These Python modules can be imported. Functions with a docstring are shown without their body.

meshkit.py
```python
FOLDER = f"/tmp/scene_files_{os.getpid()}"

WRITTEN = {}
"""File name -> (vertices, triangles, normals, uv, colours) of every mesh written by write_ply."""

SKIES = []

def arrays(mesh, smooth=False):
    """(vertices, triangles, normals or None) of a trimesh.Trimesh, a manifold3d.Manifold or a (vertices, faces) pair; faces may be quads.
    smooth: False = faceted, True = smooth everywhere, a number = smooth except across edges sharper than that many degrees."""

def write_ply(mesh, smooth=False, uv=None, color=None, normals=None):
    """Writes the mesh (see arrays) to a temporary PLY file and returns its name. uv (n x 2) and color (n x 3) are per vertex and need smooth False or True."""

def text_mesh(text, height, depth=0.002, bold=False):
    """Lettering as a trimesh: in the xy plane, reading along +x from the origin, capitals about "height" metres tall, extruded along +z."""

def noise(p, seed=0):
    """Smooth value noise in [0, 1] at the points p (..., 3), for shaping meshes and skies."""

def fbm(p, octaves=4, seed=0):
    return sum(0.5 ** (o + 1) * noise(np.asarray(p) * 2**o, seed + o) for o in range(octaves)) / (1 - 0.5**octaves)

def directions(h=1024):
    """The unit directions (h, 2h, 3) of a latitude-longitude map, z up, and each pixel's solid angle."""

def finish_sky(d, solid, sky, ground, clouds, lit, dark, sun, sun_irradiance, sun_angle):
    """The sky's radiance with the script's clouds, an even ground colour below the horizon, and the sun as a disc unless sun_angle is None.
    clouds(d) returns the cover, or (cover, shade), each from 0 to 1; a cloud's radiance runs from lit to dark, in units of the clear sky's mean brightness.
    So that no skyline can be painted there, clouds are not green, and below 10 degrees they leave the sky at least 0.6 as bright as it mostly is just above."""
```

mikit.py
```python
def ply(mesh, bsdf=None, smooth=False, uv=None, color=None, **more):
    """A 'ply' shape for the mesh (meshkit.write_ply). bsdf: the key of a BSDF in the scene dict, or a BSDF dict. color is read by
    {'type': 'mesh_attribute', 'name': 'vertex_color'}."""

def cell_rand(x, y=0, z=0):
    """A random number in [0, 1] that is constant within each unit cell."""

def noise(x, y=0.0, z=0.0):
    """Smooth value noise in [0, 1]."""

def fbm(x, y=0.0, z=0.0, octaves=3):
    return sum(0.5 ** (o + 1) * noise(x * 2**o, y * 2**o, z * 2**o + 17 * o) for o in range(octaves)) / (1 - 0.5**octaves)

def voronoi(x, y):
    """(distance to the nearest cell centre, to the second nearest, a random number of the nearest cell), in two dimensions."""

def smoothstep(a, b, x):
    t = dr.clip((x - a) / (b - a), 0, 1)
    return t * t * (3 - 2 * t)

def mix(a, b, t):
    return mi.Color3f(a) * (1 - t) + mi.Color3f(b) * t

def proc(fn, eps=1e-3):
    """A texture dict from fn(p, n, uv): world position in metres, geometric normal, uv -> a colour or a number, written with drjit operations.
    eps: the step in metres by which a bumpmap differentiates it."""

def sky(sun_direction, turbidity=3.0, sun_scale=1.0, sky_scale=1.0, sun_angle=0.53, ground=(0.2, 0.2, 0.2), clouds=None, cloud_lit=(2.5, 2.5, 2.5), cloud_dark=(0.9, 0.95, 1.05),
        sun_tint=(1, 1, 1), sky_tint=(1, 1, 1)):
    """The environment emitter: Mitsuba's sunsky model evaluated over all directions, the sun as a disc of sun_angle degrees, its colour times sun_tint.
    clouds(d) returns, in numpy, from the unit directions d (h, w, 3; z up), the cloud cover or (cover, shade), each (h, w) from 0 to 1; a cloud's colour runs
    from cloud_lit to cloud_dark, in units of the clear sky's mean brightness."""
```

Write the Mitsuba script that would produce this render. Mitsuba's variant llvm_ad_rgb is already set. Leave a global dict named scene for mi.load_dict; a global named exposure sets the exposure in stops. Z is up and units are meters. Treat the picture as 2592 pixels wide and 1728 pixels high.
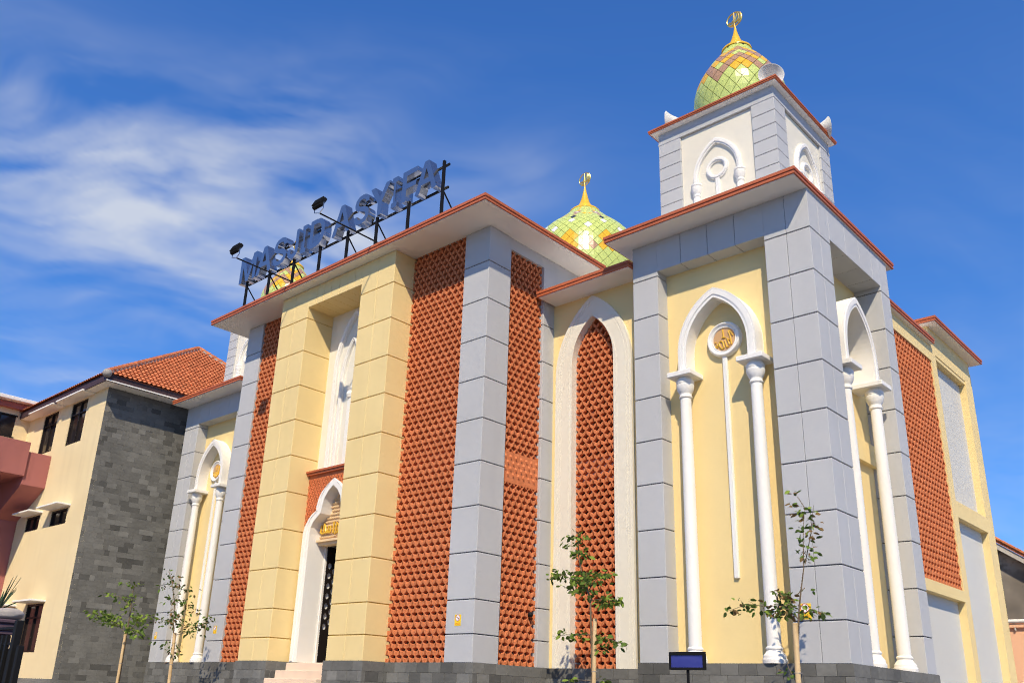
import math, random
import numpy as np, trimesh, shapely, mitsuba as mi, drjit as dr
import mikit, meshkit
from shapely.geometry import Polygon, box as sbox, LineString, Point
from shapely import affinity
from mikit import noise, fbm, smoothstep, mix

# ---------------------------------------------------------------- camera, sky, exposure
T = mi.ScalarTransform4f
scene, labels = {}, {}
CAM = np.array([0.0, 0.0, 1.6])
FWD, UP = np.array([-0.645118, 0.684800, 0.338928]), np.array([0.204360, -0.272777, 0.940122])
scene['camera'] = {'type': 'perspective', 'fov': 60.1843, 'fov_axis': 'x', 'near_clip': 0.1, 'far_clip': 5000.0,
                   'principal_point_offset_x': 0.015975, 'principal_point_offset_y': -0.057261,
                   'to_world': T().look_at(origin=CAM.tolist(), target=(CAM + FWD).tolist(), up=UP.tolist())}
SUN = np.array([0.78, -1.0, 1.23])


def clouds(d):
    x, y, z = d[..., 0], d[..., 1], np.maximum(d[..., 2], 0.02)
    az = np.degrees(np.arctan2(x, y)); el = np.degrees(np.arcsin(np.clip(d[..., 2], -1, 1)))
    # thin high cirrus on a plane far above, drawn out along the wind
    px, py = x / (z + 0.18), y / (z + 0.18)
    u, v = px * 0.60 + py * 0.80, -px * 0.80 + py * 0.60
    w1 = meshkit.fbm(np.stack([px * 1.6, py * 1.6, 0 * px + 3.1], -1), 4, 5) - 0.5
    w2 = meshkit.fbm(np.stack([px * 1.6, py * 1.6, 0 * px + 7.7], -1), 4, 8) - 0.5
    fibre = meshkit.fbm(np.stack([(u + w1 * .9) * 5.0, (v + w2 * .9) * 14.0, 0 * u], -1), 6, 2)
    puff = meshkit.fbm(np.stack([u * 4.5 + w1 * 3.0, v * 7.5 + w2 * 3.0, 0 * px + 9.0], -1), 6, 11)
    def blob(a, e, sa, se, tilt=0.0):
        da = (az - a + 180) % 360 - 180; de = el - e - tilt * da
        return np.exp(-((da / sa) ** 2 + (de / se) ** 2))
    region = (blob(-58.5, 32, 6, 4.5) * 1.0 + blob(-66, 29, 11, 4.2, -.25) * .85 + blob(-60, 27, 14, 3.2, .10) * .75 + blob(-73, 29, 8, 5) * .6
              + blob(-46, 32, 7, 2.5, .2) * .45 + blob(-49, 39, 8, 2) * .12 + blob(-70, 17, 14, 5) * .45 + .10 * blob(-15, 22, 25, 10)
              + .42 * np.exp(-(el / 11.0) ** 2) + .35 * blob(150, 30, 80, 20))
    c = np.clip((fibre * .42 + puff * .58 - .31) / .36, 0, 1) ** 1.25
    return np.clip(np.clip(region, 0, 1.1) * c * 0.74, 0, .85), 0.10 + 0.25 * puff


scene['sky_light'] = mikit.sky(SUN.tolist(), turbidity=2.6, sun_scale=1.0, sky_scale=1.0, sun_tint=(0.955, 0.985, 0.975), sky_tint=(0.45, 0.82, 1.32),
                               ground=(0.30, 0.29, 0.27), clouds=clouds, cloud_lit=(2.3, 2.4, 2.55), cloud_dark=(1.5, 1.65, 1.9))
exposure = 1.9

# ---------------------------------------------------------------- helpers
rng = random.Random(7)
used = {}


def numbered(name):
    n = used.get(name, 0); used[name] = n + 1
    return name if n == 0 else f'{name}_{n:03d}'


def obj(name, mesh, mat, parent=None, smooth=False, label=None, cat=None, group=None, kind=None, **kw):
    key = numbered(name if parent is None else parent + '__' + name)
    scene[key] = mesh if isinstance(mesh, dict) else mikit.ply(mesh, mat, smooth=smooth, **kw)
    tag(key, label, cat, group, kind)
    return key


def tag(key, label=None, cat=None, group=None, kind=None):
    d = {k: v for k, v in (('label', label), ('category', cat), ('group', group), ('kind', kind)) if v}
    if d:
        labels.setdefault(key, {}).update(d)


def thing(name, label, cat, group=None):
    key = numbered(name); tag(key, label, cat, group)
    return key


_CB = None


def box(x0, x1, y0, y1, z0, z1, b=0.0):
    """box, with chamfered edges when b > 0"""
    global _CB
    if b <= 0:
        m = trimesh.creation.box(extents=(x1 - x0, y1 - y0, z1 - z0))
        m.apply_translation(((x0 + x1) / 2, (y0 + y1) / 2, (z0 + z1) / 2))
        return m
    if _CB is None:
        s = np.array([[i, j, k] for i in (-1, 1) for j in (-1, 1) for k in (-1, 1)], float)
        pts = np.vstack([s * np.where(np.eye(3)[a] > 0, 1.0, 0.8) for a in range(3)])
        hull = trimesh.convex.convex_hull(pts)
        v = np.array(hull.vertices); _CB = (np.sign(v), np.abs(v) < 0.9, np.array(hull.faces))
    sg, inner, f = _CB
    half = np.array([x1 - x0, y1 - y0, z1 - z0]) / 2
    v = np.array([x0 + x1, y0 + y1, z0 + z1]) / 2 + sg * (half - np.where(inner, min(b, half.min() * .9), 0))
    return trimesh.Trimesh(v, f, process=False)


def cat_(ms):
    return trimesh.util.concatenate([m for m in ms if m is not None])


def extr(poly, y0, y1):
    """a polygon in (x, z) extruded from y0 to y1"""
    ms = []
    for g in getattr(poly, 'geoms', [poly]):
        if g.is_empty or g.area < 1e-5:
            continue
        m = trimesh.creation.extrude_polygon(g, y1 - y0, engine='earcut')
        v = np.array(m.vertices); m.vertices = np.stack([v[:, 0], y1 - v[:, 2], v[:, 1]], 1)
        ms.append(m)
    return cat_(ms) if ms else None


def extr_x(poly, x0, x1):
    """a polygon in (y, z) extruded from x0 to x1 (towards +x)"""
    ms = []
    for g in getattr(poly, 'geoms', [poly]):
        if g.is_empty or g.area < 1e-5:
            continue
        m = trimesh.creation.extrude_polygon(g, x1 - x0, engine='earcut')
        v = np.array(m.vertices); m.vertices = np.stack([x0 + v[:, 2], v[:, 0], v[:, 1]], 1)
        ms.append(m)
    return cat_(ms) if ms else None


def lathe(profile, n=32, c=(0, 0, 0)):
    m = trimesh.creation.revolve(np.array(profile, float), sections=n)
    m.apply_translation(c)
    return m


def tube(pts, r, n=8, r1=None):
    pts = np.array(pts, float); r1 = r if r1 is None else r1
    v, f, m = [], [], len(pts)
    tan = np.gradient(pts, axis=0); tan /= np.maximum(np.linalg.norm(tan, axis=1, keepdims=True), 1e-9)
    for i in range(m):
        t = tan[i]; a = np.cross(t, [0.31, 0.95, 0.05] if abs(t[1]) < .9 else [1, 0, 0]); a /= np.linalg.norm(a); b = np.cross(t, a)
        rr = r + (r1 - r) * i / max(m - 1, 1)
        for k in range(n):
            w = 2 * math.pi * k / n
            v.append(pts[i] + rr * (math.cos(w) * a + math.sin(w) * b))
    for i in range(m - 1):
        for k in range(n):
            p, q = i * n + k, i * n + (k + 1) % n
            f += [[p, q, q + n], [p, q + n, p + n]]
    v += [pts[0], pts[-1]]
    for k in range(n):
        f += [[m * n, (k + 1) % n, k], [m * n + 1, (m - 1) * n + k, (m - 1) * n + (k + 1) % n]]
    return trimesh.Trimesh(np.array(v), np.array(f), process=False)


def mirror(m, on):
    if not on or m is None:
        return m
    v = np.array(m.vertices); v[:, 0] = 2 * XC - v[:, 0]
    return trimesh.Trimesh(v, np.array(m.faces)[:, ::-1], process=False)


def arch(cx, half, zb, zs, za, n=14):
    """outline of a pointed arch: straight from zb to zs, two arcs up to za"""
    h = za - zs; R = (half * half + h * h) / (2 * half)
    a1 = math.asin(min(1, h / R))
    L = [(cx - half + R - R * math.cos(a1 * i / n), zs + R * math.sin(a1 * i / n)) for i in range(n + 1)]
    return [(cx - half, zb)] + L + [(2 * cx - x, z) for x, z in L[::-1][1:]] + [(cx + half, zb)]


# ---------------------------------------------------------------- materials
def paint(c, amt=0.06, stain=0.05, warm=(1.0, 0.97, 0.93)):
    c = list(c)
    def fn(p, n, uv):
        a = fbm(p.x * .6 + 3, p.y * .6, p.z * .5, 3) - .5
        run = smoothstep(.52, .85, fbm(p.x * 2.6, p.y * 2.6, p.z * .30, 3))
        grain = noise(p.x * 45, p.y * 45, p.z * 45) - .5
        k = 1 + amt * 2 * a + 0.03 * grain - stain * run
        return mix([v * w for v, w in zip(c, warm)], c, dr.clip(.5 + 1.5 * a, 0, 1)) * k
    return mikit.proc(fn)


def plastic(c, rough=.75, spec=.3, **kw):
    col = c if isinstance(c, dict) else {'type': 'rgb', 'value': list(c)}
    return {'type': 'twosided', 'bsdf': {'type': 'principled', 'base_color': col, 'roughness': rough, 'specular': spec, **kw}}


scene['white_paint'] = plastic(paint((.74, .74, .735), .03, .02), .6)
scene['cream_paint'] = plastic(paint((.675, .655, .58), .02, .0), .7)
scene['panel_white'] = plastic(paint((.53, .535, .515), .02, .0), .7)
scene['grey_paint'] = plastic(paint((.435, .445, .468), .06, .04, (1.01, 1, .98)), .65)
scene['grey_groove'] = plastic((.10, .10, .11), .9)
scene['yellow_paint'] = plastic(paint((.725, .58, .29), .05, .03, (1, .97, .92)), .65)
scene['yellow_groove'] = plastic((.52, .33, .075), .9)
scene['house_yellow'] = plastic(paint((.68, .575, .36), .06, .06), .7)
scene['pink_paint'] = plastic(paint((.34, .125, .115), .16, .10), .7)
scene['peach_paint'] = plastic(paint((.78, .46, .30), .08, .08), .7)


def clay_fn(p, n, uv):
    a = fbm(p.x * 9, p.y * 9, p.z * 6, 3)
    cell = mikit.cell_rand(p.x * 4.4, p.y * 4.4, p.z * 6.06)
    return mix((.45, .140, .055), (.63, .215, .095), dr.clip(a * .8 + cell * .3, 0, 1))


scene['terracotta'] = plastic(mikit.proc(clay_fn), .8, .25)
scene['fascia_clay'] = plastic(paint((.42, .115, .050), .12, .2), .55, .4)
scene['roof_tile'] = plastic(mikit.proc(lambda p, n, uv: mix((.34, .100, .042), (.52, .185, .085), fbm(p.x * 4.5, p.y * 4.5, p.z * 7, 3)) * (.8 + .4 * mikit.cell_rand(p.x * 4.5, p.y * 4.5, p.z * 6))), .8)
for i, k in enumerate((.62, .85, 1.0, 1.18)):
    def st(p, n, uv, k=k, s=i * 7.3):
        a = fbm(p.x * 11 + s, p.y * 11, p.z * 15, 3) - .5
        b = fbm(p.x * 1.3, p.y * 1.3, p.z * 1.1 + s, 2) - .5
        return mi.Color3f(.140, .140, .133) * (k * (1 + .35 * a + .5 * b))
    scene[f'andesite_{"abcd"[i]}'] = plastic(mikit.proc(st), .8, .25)
STONES = ['andesite_a', 'andesite_b', 'andesite_c', 'andesite_c', 'andesite_c', 'andesite_d', 'andesite_b']
scene['stone_joint'] = plastic((.13, .13, .125), .95)
scene['light_joint'] = plastic((.20, .20, .19), .95)
scene['step_stone'] = plastic(paint((.66, .52, .40), .1, .08), .6)
scene['dark_glass'] = plastic((.018, .017, .018), .14, .6)
scene['tinted_glass'] = plastic((.018, .013, .012), .12, .5)
scene['dark_frame'] = plastic((.011, .008, .008), .5, .3)
scene['black_metal'] = plastic((.010, .010, .011), .6, .12)
scene['steel'] = plastic((.36, .385, .44), .18, .5, metallic=.92)
scene['dark_fascia'] = plastic((.055, .032, .038), .6)
scene['grout'] = plastic((.13, .14, .05), .7)
scene['tile_lime'] = plastic((.46, .54, .155), .24, .6)
scene['tile_gold'] = plastic((.66, .38, .02), .24, .6)
scene['tile_brown'] = plastic((.36, .215, .13), .24, .6)
scene['tile_white'] = plastic((.66, .66, .67), .24, .6)
scene['tile_black'] = plastic((.035, .035, .045), .24, .6)
scene['gold_paint'] = plastic((.66, .40, .025), .3, .6)
scene['gold_metal'] = plastic((.85, .58, .16), .22, .5, metallic=.8)
scene['disc_tan'] = plastic((.52, .32, .16), .7)
scene['beige_carve'] = plastic(paint((.66, .50, .31), .08, .05), .7)
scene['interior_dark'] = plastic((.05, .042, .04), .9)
scene['sign_blue'] = plastic(mikit.proc(lambda p, n, uv: mix((.028, .032, .20), (.05, .055, .26), fbm(p.x * 5, p.y * 5, p.z * 8, 2))), .25, .5)
scene['notice_yellow'] = plastic((.80, .56, .03), .45)
scene['notice_orange'] = plastic((.70, .32, .02), .5)
scene['notice_white'] = plastic((.80, .78, .78), .5)
scene['notice_grey'] = plastic((.16, .13, .13), .6)
scene['notice_red'] = plastic((.45, .06, .05), .5)
scene['horn_white'] = plastic((.56, .56, .555), .5, .4)
scene['bark'] = plastic(mikit.proc(lambda p, n, uv: mix((.10, .075, .05), (.20, .15, .10), noise(p.x * 30, p.y * 30, p.z * 12))), .9)
scene['bamboo'] = plastic(mikit.proc(lambda p, n, uv: mix((.50, .34, .17), (.62, .46, .26), noise(p.x * 25, p.y * 25, p.z * 3))), .6)
for nm, c in (('leaf_dark', (.075, .115, .035)), ('leaf_mid', (.12, .19, .045)), ('leaf_light', (.22, .31, .06)), ('leaf_red', (.20, .13, .06))):
    scene[nm] = {'type': 'principledthin', 'base_color': {'type': 'rgb', 'value': c}, 'roughness': .45, 'spec_trans': 0.0, 'diff_trans': .55}
scene['agave_green'] = plastic((.05, .085, .045), .5)
scene['purple_stone'] = plastic(paint((.085, .055, .075), .2, .2), .8)
scene['pebble_grey'] = plastic(paint((.30, .28, .27), .25, .15), .8)
scene['orange_paint'] = plastic((.60, .16, .03), .6)
scene['ground_mat'] = plastic(mikit.proc(lambda p, n, uv: mix((.14, .13, .115), (.25, .235, .21), fbm(p.x * .7, p.y * .7, 0, 4))), .95)
scene['asphalt_mat'] = plastic(mikit.proc(lambda p, n, uv: mix((.045, .045, .046), (.075, .073, .07), fbm(p.x * 2, p.y * 2, 0, 4))), .9)
scene['soil_mat'] = plastic(mikit.proc(lambda p, n, uv: mix((.07, .05, .035), (.14, .10, .07), fbm(p.x * 3, p.y * 3, 0, 4))), .95)


def old_wall(p, n, uv):
    a = fbm(p.x * 1.8, p.y * 1.8, p.z * 1.1, 4); b = smoothstep(.45, .7, fbm(p.x * 3.5 + 9, p.y, p.z * 3, 3))
    return mix(mix((.10, .09, .08), (.26, .23, .20), a), (.48, .44, .40), b * smoothstep(6.5, 7.3, p.z) * .8)


scene['old_plaster'] = plastic(mikit.proc(old_wall), .95)
scene['old_board'] = plastic(paint((.48, .46, .43), .25, .35), .8)

XC = -20.18

# ---------------------------------------------------------------- ground
def sheet(pts, z, th=0.3):
    return extr_z(Polygon(pts), z - th, z)


def extr_z(poly, z0, z1):
    m = trimesh.creation.extrude_polygon(poly, z1 - z0, engine='earcut'); m.apply_translation((0, 0, z0)); return m


obj('ground', sheet([(-3000, -3000), (3000, -3000), (3000, 3000), (-3000, 3000)], 0.0), 'ground_mat', kind='structure', label='pale dusty ground around the buildings')
obj('road', sheet([(-300, -6), (300, -6), (300, 6.5), (-300, 6.5)], 0.012, .01), 'asphalt_mat', kind='structure', label='asphalt road in front of the mosque')
obj('planting_bed', sheet([(-33.4, 15.0), (-24.5, 15.0), (-24.5, 16.9), (-33.4, 16.9)], 0.05, .04), 'soil_mat', kind='structure', label='planting bed at the foot of the left tower')
obj('planting_bed', sheet([(-14.2, 15.0), (-6.0, 15.0), (-6.0, 16.9), (-14.2, 16.9)], 0.05, .04), 'soil_mat', kind='structure', label='planting bed at the foot of the right tower')

# ---------------------------------------------------------------- the mosque
MQ = thing('mosque', 'yellow and grey mosque with terracotta lattice screens, pointed white arches and tiled onion domes', 'mosque')
G = 0.024                                            # width and depth of the joints


def pilaster(name, x0, x1, y0, y1, zs, mat, core, xs=(), ys=None, seam=.009, mir=False, label=None):
    """a pier of rendered courses: recessed core, one block per course and seam"""
    p = obj(name, mirror(box(x0 + G, x1 - G, y0 + G, y1 - (0 if ys is None else 0), zs[0], zs[-1]), mir), core, MQ, label=label)
    cells = []
    xx = [x0] + list(xs) + [x1]
    if ys is None:
        cells = [(xx[i], xx[i + 1], y0, y1) for i in range(len(xx) - 1)]
    else:                                            # corner pier with a seam on the side as well
        cells = [(x0, xs[0], y0, y1), (xs[0], x1, y0, ys), (xs[0], x1, ys, y1)]
    for i in range(len(zs) - 1):
        za = zs[i] + (G / 2 if i else 0); zb = zs[i + 1] - (G / 2 if i < len(zs) - 2 else 0)
        for a, b, c, d in cells:
            s = seam / 2
            obj('block', mirror(box(a + (s if a != x0 else 0), b - (s if b != x1 else 0), c + (s if c != y0 else 0), d - (s if ys is not None and d != y1 else 0.004), za, zb, .008), mir), mat, p)
    return p


def lintel(name, x0, x1, y0, y1, z0, z1, cuts, mat, core, mir=False):
    p = obj(name, mirror(box(x0 + .004, x1 - .004, y0 + G, y1 - .006, z0 + .004, z1), mir), core, MQ)
    cc = [x0] + list(cuts) + [x1]
    for i in range(len(cc) - 1):
        obj('block', mirror(box(cc[i] + (.006 if i else 0), cc[i + 1] - (.006 if i < len(cc) - 2 else 0), y0, y1, z0, z1 - .004, .006), mir), mat, p)
    return p


def eave(name, x0, x1, y0, y1, z0, z1, mir=False, label=None):
    """roof slab with white soffit and a moulded terracotta edge on all four sides"""
    p = obj(name, mirror(box(x0 + .03, x1 - .03, y0 + .03, y1 - .03, z0, z1 - .01), mir), 'white_paint', MQ, label=label)
    h = z1 - z0
    for a, b, o in ((z0 + .02, z0 + h * .38, .012), (z0 + h * .40, z0 + h * .62, .0), (z0 + h * .64, z1 + .012, .022)):
        ring = sbox(x0 - o, y0 - o, x1 + o, y1 + o).difference(sbox(x0 + .06, y0 + .06, x1 - .06, y1 - .06))
        obj('fascia_moulding', mirror(extr_z(ring, a, b), mir), 'fascia_clay', p)
    return p


# -- lattice screens of pierced clay blocks
PW, PH, BD = .228, .330, .13                          # block diagonals and depth


def hole(kind):
    if kind == 0:
        q = [(.10, .84), (.21, .60), (.285, .285), (.60, .21), (.84, .10)]
    else:
        q = [(.05, .86), (.18, .52), (.32, .32), (.52, .18), (.86, .05)]
    pts = []
    for sx, sz, rev in ((1, 1, 0), (1, -1, 1), (-1, -1, 0), (-1, 1, 1)):
        qq = q[::-1] if rev else q
        pts += [(sx * a * PW / 2, sz * b * PH / 2) for a, b in qq]
    return pts


def roster(kind):
    """one pierced block, local: x along the wall, z up, outer face at y = 0, back at y = BD"""
    k = .985
    rim = [(PW / 2 * k, 0), (0, -PH / 2 * k), (-PW / 2 * k, 0), (0, PH / 2 * k)]
    m = extr(Polygon(rim, [hole(kind)]), 0, BD)
    return m


ROST = [roster(0), roster(1)]
ROST_PLY = [mikit.ply(m, 'terracotta') for m in ROST]
ROST_POLY = [Polygon([(PW / 2, 0), (0, -PH / 2), (-PW / 2, 0), (0, PH / 2)], [hole(k)]) for k in (0, 1)]
whole_blocks, loose = [], []                            # (distance, screen key, kind, matrix, mesh) / cut pieces


def lattice(label, region, side, plane, off=0.0, back=.26, mir=False, panes=True, solid=None):
    """region: polygon in (along, z); side False: faces -y at y = plane, True: faces +x at x = plane"""
    x0, z0, x1, z1 = region.bounds
    frame_r = region.buffer(.06, join_style=2).difference(region.buffer(-.012, join_style=2))
    if side:
        base = extr_x(region.buffer(.05, join_style=2), plane - back - .03, plane - back)
    else:
        base = extr(region.buffer(.05, join_style=2), plane + back, plane + back + .03)
    key = obj('lattice_screen', mirror(base, mir), 'dark_glass', MQ, label=label)
    # white window bars behind the screen
    bars = []
    n = max(1, round((x1 - x0) / 1.15))
    for i in range(1, n + 1):
        c = x0 + (x1 - x0) * (i - .72) / n
        bars.append(sbox(c - .028, z0, c + .028, z1))
    for zz in np.arange(4.9, z1, 2.25):
        bars.append(sbox(x0, zz - .03, x1, zz + .03))
    bp = shapely.union_all(bars).intersection(region)
    obj('window_bars', mirror(extr_x(bp, plane - back + .004, plane - back + .05) if side else extr(bp, plane + back - .05, plane + back - .004), mir), 'white_paint', key)
    bm = sbox(x0, 6.95, x1, 7.55).intersection(region)
    obj('floor_edge', mirror(extr_x(bm, plane - back + .01, plane - BD - .02) if side else extr(bm, plane + BD + .02, plane + back - .01), mir), 'white_paint', key) if back > .2 else None
    # the blocks
    nx, nz = int((x1 - x0) / PW) + 2, int((z1 - z0) / (PH / 2)) + 2
    for j in range(-1, nz + 1):
        for i in range(-1, nx + 1):
            cx = x0 + off + (i + .5 * (j % 2)) * PW; cz = z0 + .13 + j * PH / 2
            kind = 0 if (j // 3) % 2 == 0 else 1
            full = affinity.translate(ROST_POLY[kind], cx, cz)
            rim = Polygon(full.exterior)
            if not region.intersects(rim):
                continue
            if solid and solid[0] - .05 < cz < solid[1] + .05:
                continue
            jit = rng.uniform(-.004, .004)
            if region.contains(rim.buffer(-.01)):
                if side:
                    mw = T().translate([plane + jit, cx, cz]).rotate([0, 0, 1], 90)
                    p3 = np.array([plane, cx, cz])
                else:
                    px_ = 2 * XC - cx if mir else cx
                    mw = T().translate([px_, plane + jit, cz]); p3 = np.array([px_, plane, cz])
                whole_blocks.append((np.linalg.norm(p3 - CAM), key, kind, mw))
            else:
                piece = full.intersection(region)
                m = extr_x(piece, plane - BD, plane) if side else extr(piece, plane, plane + BD)
                if m is not None:
                    loose.append(mirror(m, mir))
    return key


def finish_lattices():
    whole_blocks.sort(key=lambda b: b[0])
    for d, key, kind, mw in whole_blocks[:300]:
        obj('roster_block', {**ROST_PLY[kind], 'to_world': mw}, None, key)
    for d, key, kind, mw in whole_blocks[300:]:
        m = ROST[kind].copy(); m.apply_transform(np.array(mw.matrix)); loose.append(m)
    obj('roster_blocks', cat_(loose), 'terracotta', MQ, kind='stuff', label='remaining pierced terracotta blocks of the lattice screens')


# -- plinth of dark stone tiles
def plinth_face(p, a, b, plane, ztop, side=False, zlow=1.30, mir=False, flip=False, tw=.40, th=.235):
    r = random.Random(int(abs(a * 37 + b * 11 + plane * 5)))
    j = 0; z = ztop
    while z - th > zlow - th:
        o = -(tw * .5 if j % 2 else 0) - r.uniform(0, .08); u = a + o
        while u < b - .02:
            u0, u1 = max(u + .004, a), min(u + tw - .004, b)
            if u1 - u0 > .05:
                e = r.uniform(0, .006); m_ = r.choice(STONES)
                z0_ = z - th + .004
                m = box(plane - .03, plane + e, u0, u1, z0_, z - .001, .004) if side else box(u0, u1, plane - e, plane + .03, z0_, z - .001, .004)
                obj('stone_tile', mirror(m, mir), m_, p)
            u += tw
        z -= th; j += 1


# ================= central portal
ZP = [2.36, 2.97, 3.74, 4.84, 5.93, 7.01, 8.09, 9.18, 10.26, 11.37, 12.45, 13.44]
for mir in (False, True):
    pilaster('portal_pier', -18.885, -17.44, 14.21, 15.32, ZP, 'yellow_paint', 'yellow_groove', xs=(-18.165,), mir=mir, label='yellow pier left of the entrance' if mir else 'yellow pier right of the entrance')
    pilaster('grey_pilaster', -15.33, -14.42, 14.885, 15.75, [2.36, 2.98, 3.75, 4.83, 5.93, 7.02, 8.10, 9.17, 10.26, 11.34, 12.42, 13.44], 'grey_paint', 'grey_groove', mir=mir, label='grey left corner pilaster of the portal' if mir else 'grey right corner pilaster of the portal')
    pilaster('grey_pilaster', -14.95, -14.42, 17.13, 18.3, [2.36, 2.98, 3.75, 4.83, 5.93, 7.02, 8.10, 9.19, 10.26, 11.35, 12.42, 13.10], 'grey_paint', 'grey_groove', mir=mir)
    lattice('tall terracotta lattice left of the entrance' if mir else 'tall terracotta lattice right of the entrance', sbox(-17.44, 2.36, -15.33, 13.44), False, 14.93, off=.05, mir=mir)
    obj('portal_side_wall', mirror(cat_([box(-14.98, -14.44, 15.75, 17.13, 13.1, 13.44), box(-14.98, -14.435, 17.0, 18.95, 13.1, 13.43), box(-15.1, -14.45, 18.3, 18.95, 2.36, 13.2)]), mir), 'grey_paint', MQ)
SB = sbox(15.75, 2.36, 17.13, 13.10)
lattice('narrow terracotta lattice on the side of the portal with a plain clay band', SB, True, -14.50, off=.08, solid=(6.72, 7.50))
LS = 'mosque__lattice_screen_002'
band = [box(-14.60, -14.505, 15.75, 17.13, 6.70, 7.50)]
for j in range(4):
    for i in range(7):
        yy = 15.75 + .10 + (i + .5 * (j % 2)) * .2; zz = 7.36 - j * .15
        if yy < 17.08:
            c = trimesh.creation.cone(radius=.075, height=.10, sections=4); v = np.array(c.vertices)
            c.vertices = np.stack([-14.505 + v[:, 2] * .6, yy + v[:, 0] * .55, zz + v[:, 1] * 1.0], 1); band.append(c)
obj('clay_band', cat_(band), 'terracotta', LS, label='plain clay band at floor level')
lintel('portal_lintel', -21.475, -18.885, 14.21, 15.20, 12.80, 13.44, (-21.09, -20.72, -20.36, -19.96, -19.58, -19.23), 'yellow_paint', 'yellow_groove')
eave('portal_roof', -26.72, -13.64, 13.84, 18.97, 13.45, 13.62, label='wide flat portal roof with white soffit and terracotta edge')
# white recess panel over the door
obj('recess_panel', box(-21.5, -18.86, 15.19, 15.3, 7.6, 13.4), 'cream_paint', MQ, label='cream recess above the entrance')
rp = MQ + '__recess_panel'
for half, w, z1_, ap, zb in ((.86, .16, 10.9, 12.72, 7.68), (.50, .13, 10.4, 11.85, 7.68)):
    o = Polygon(arch(XC, half, zb, z1_, ap)); i_ = Polygon(arch(XC, half - w, zb - .1, z1_, ap - w * 1.25))
    obj('arch_moulding', cat_([extr(o.difference(i_), 15.10, 15.195), extr(o.buffer(-.03).difference(i_.buffer(.03)), 15.075, 15.11)]), 'white_paint', rp)
obj('relief_shaft', cat_([box(XC - .06, XC + .06, 15.12, 15.195, 7.68, 9.9), lathe([(0, 0), (.10, 0), (.13, .10), (.10, .2), (.15, .28), (0, .28)], 16, (XC, 15.17, 9.85))]), 'white_paint', rp, smooth=30)
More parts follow.
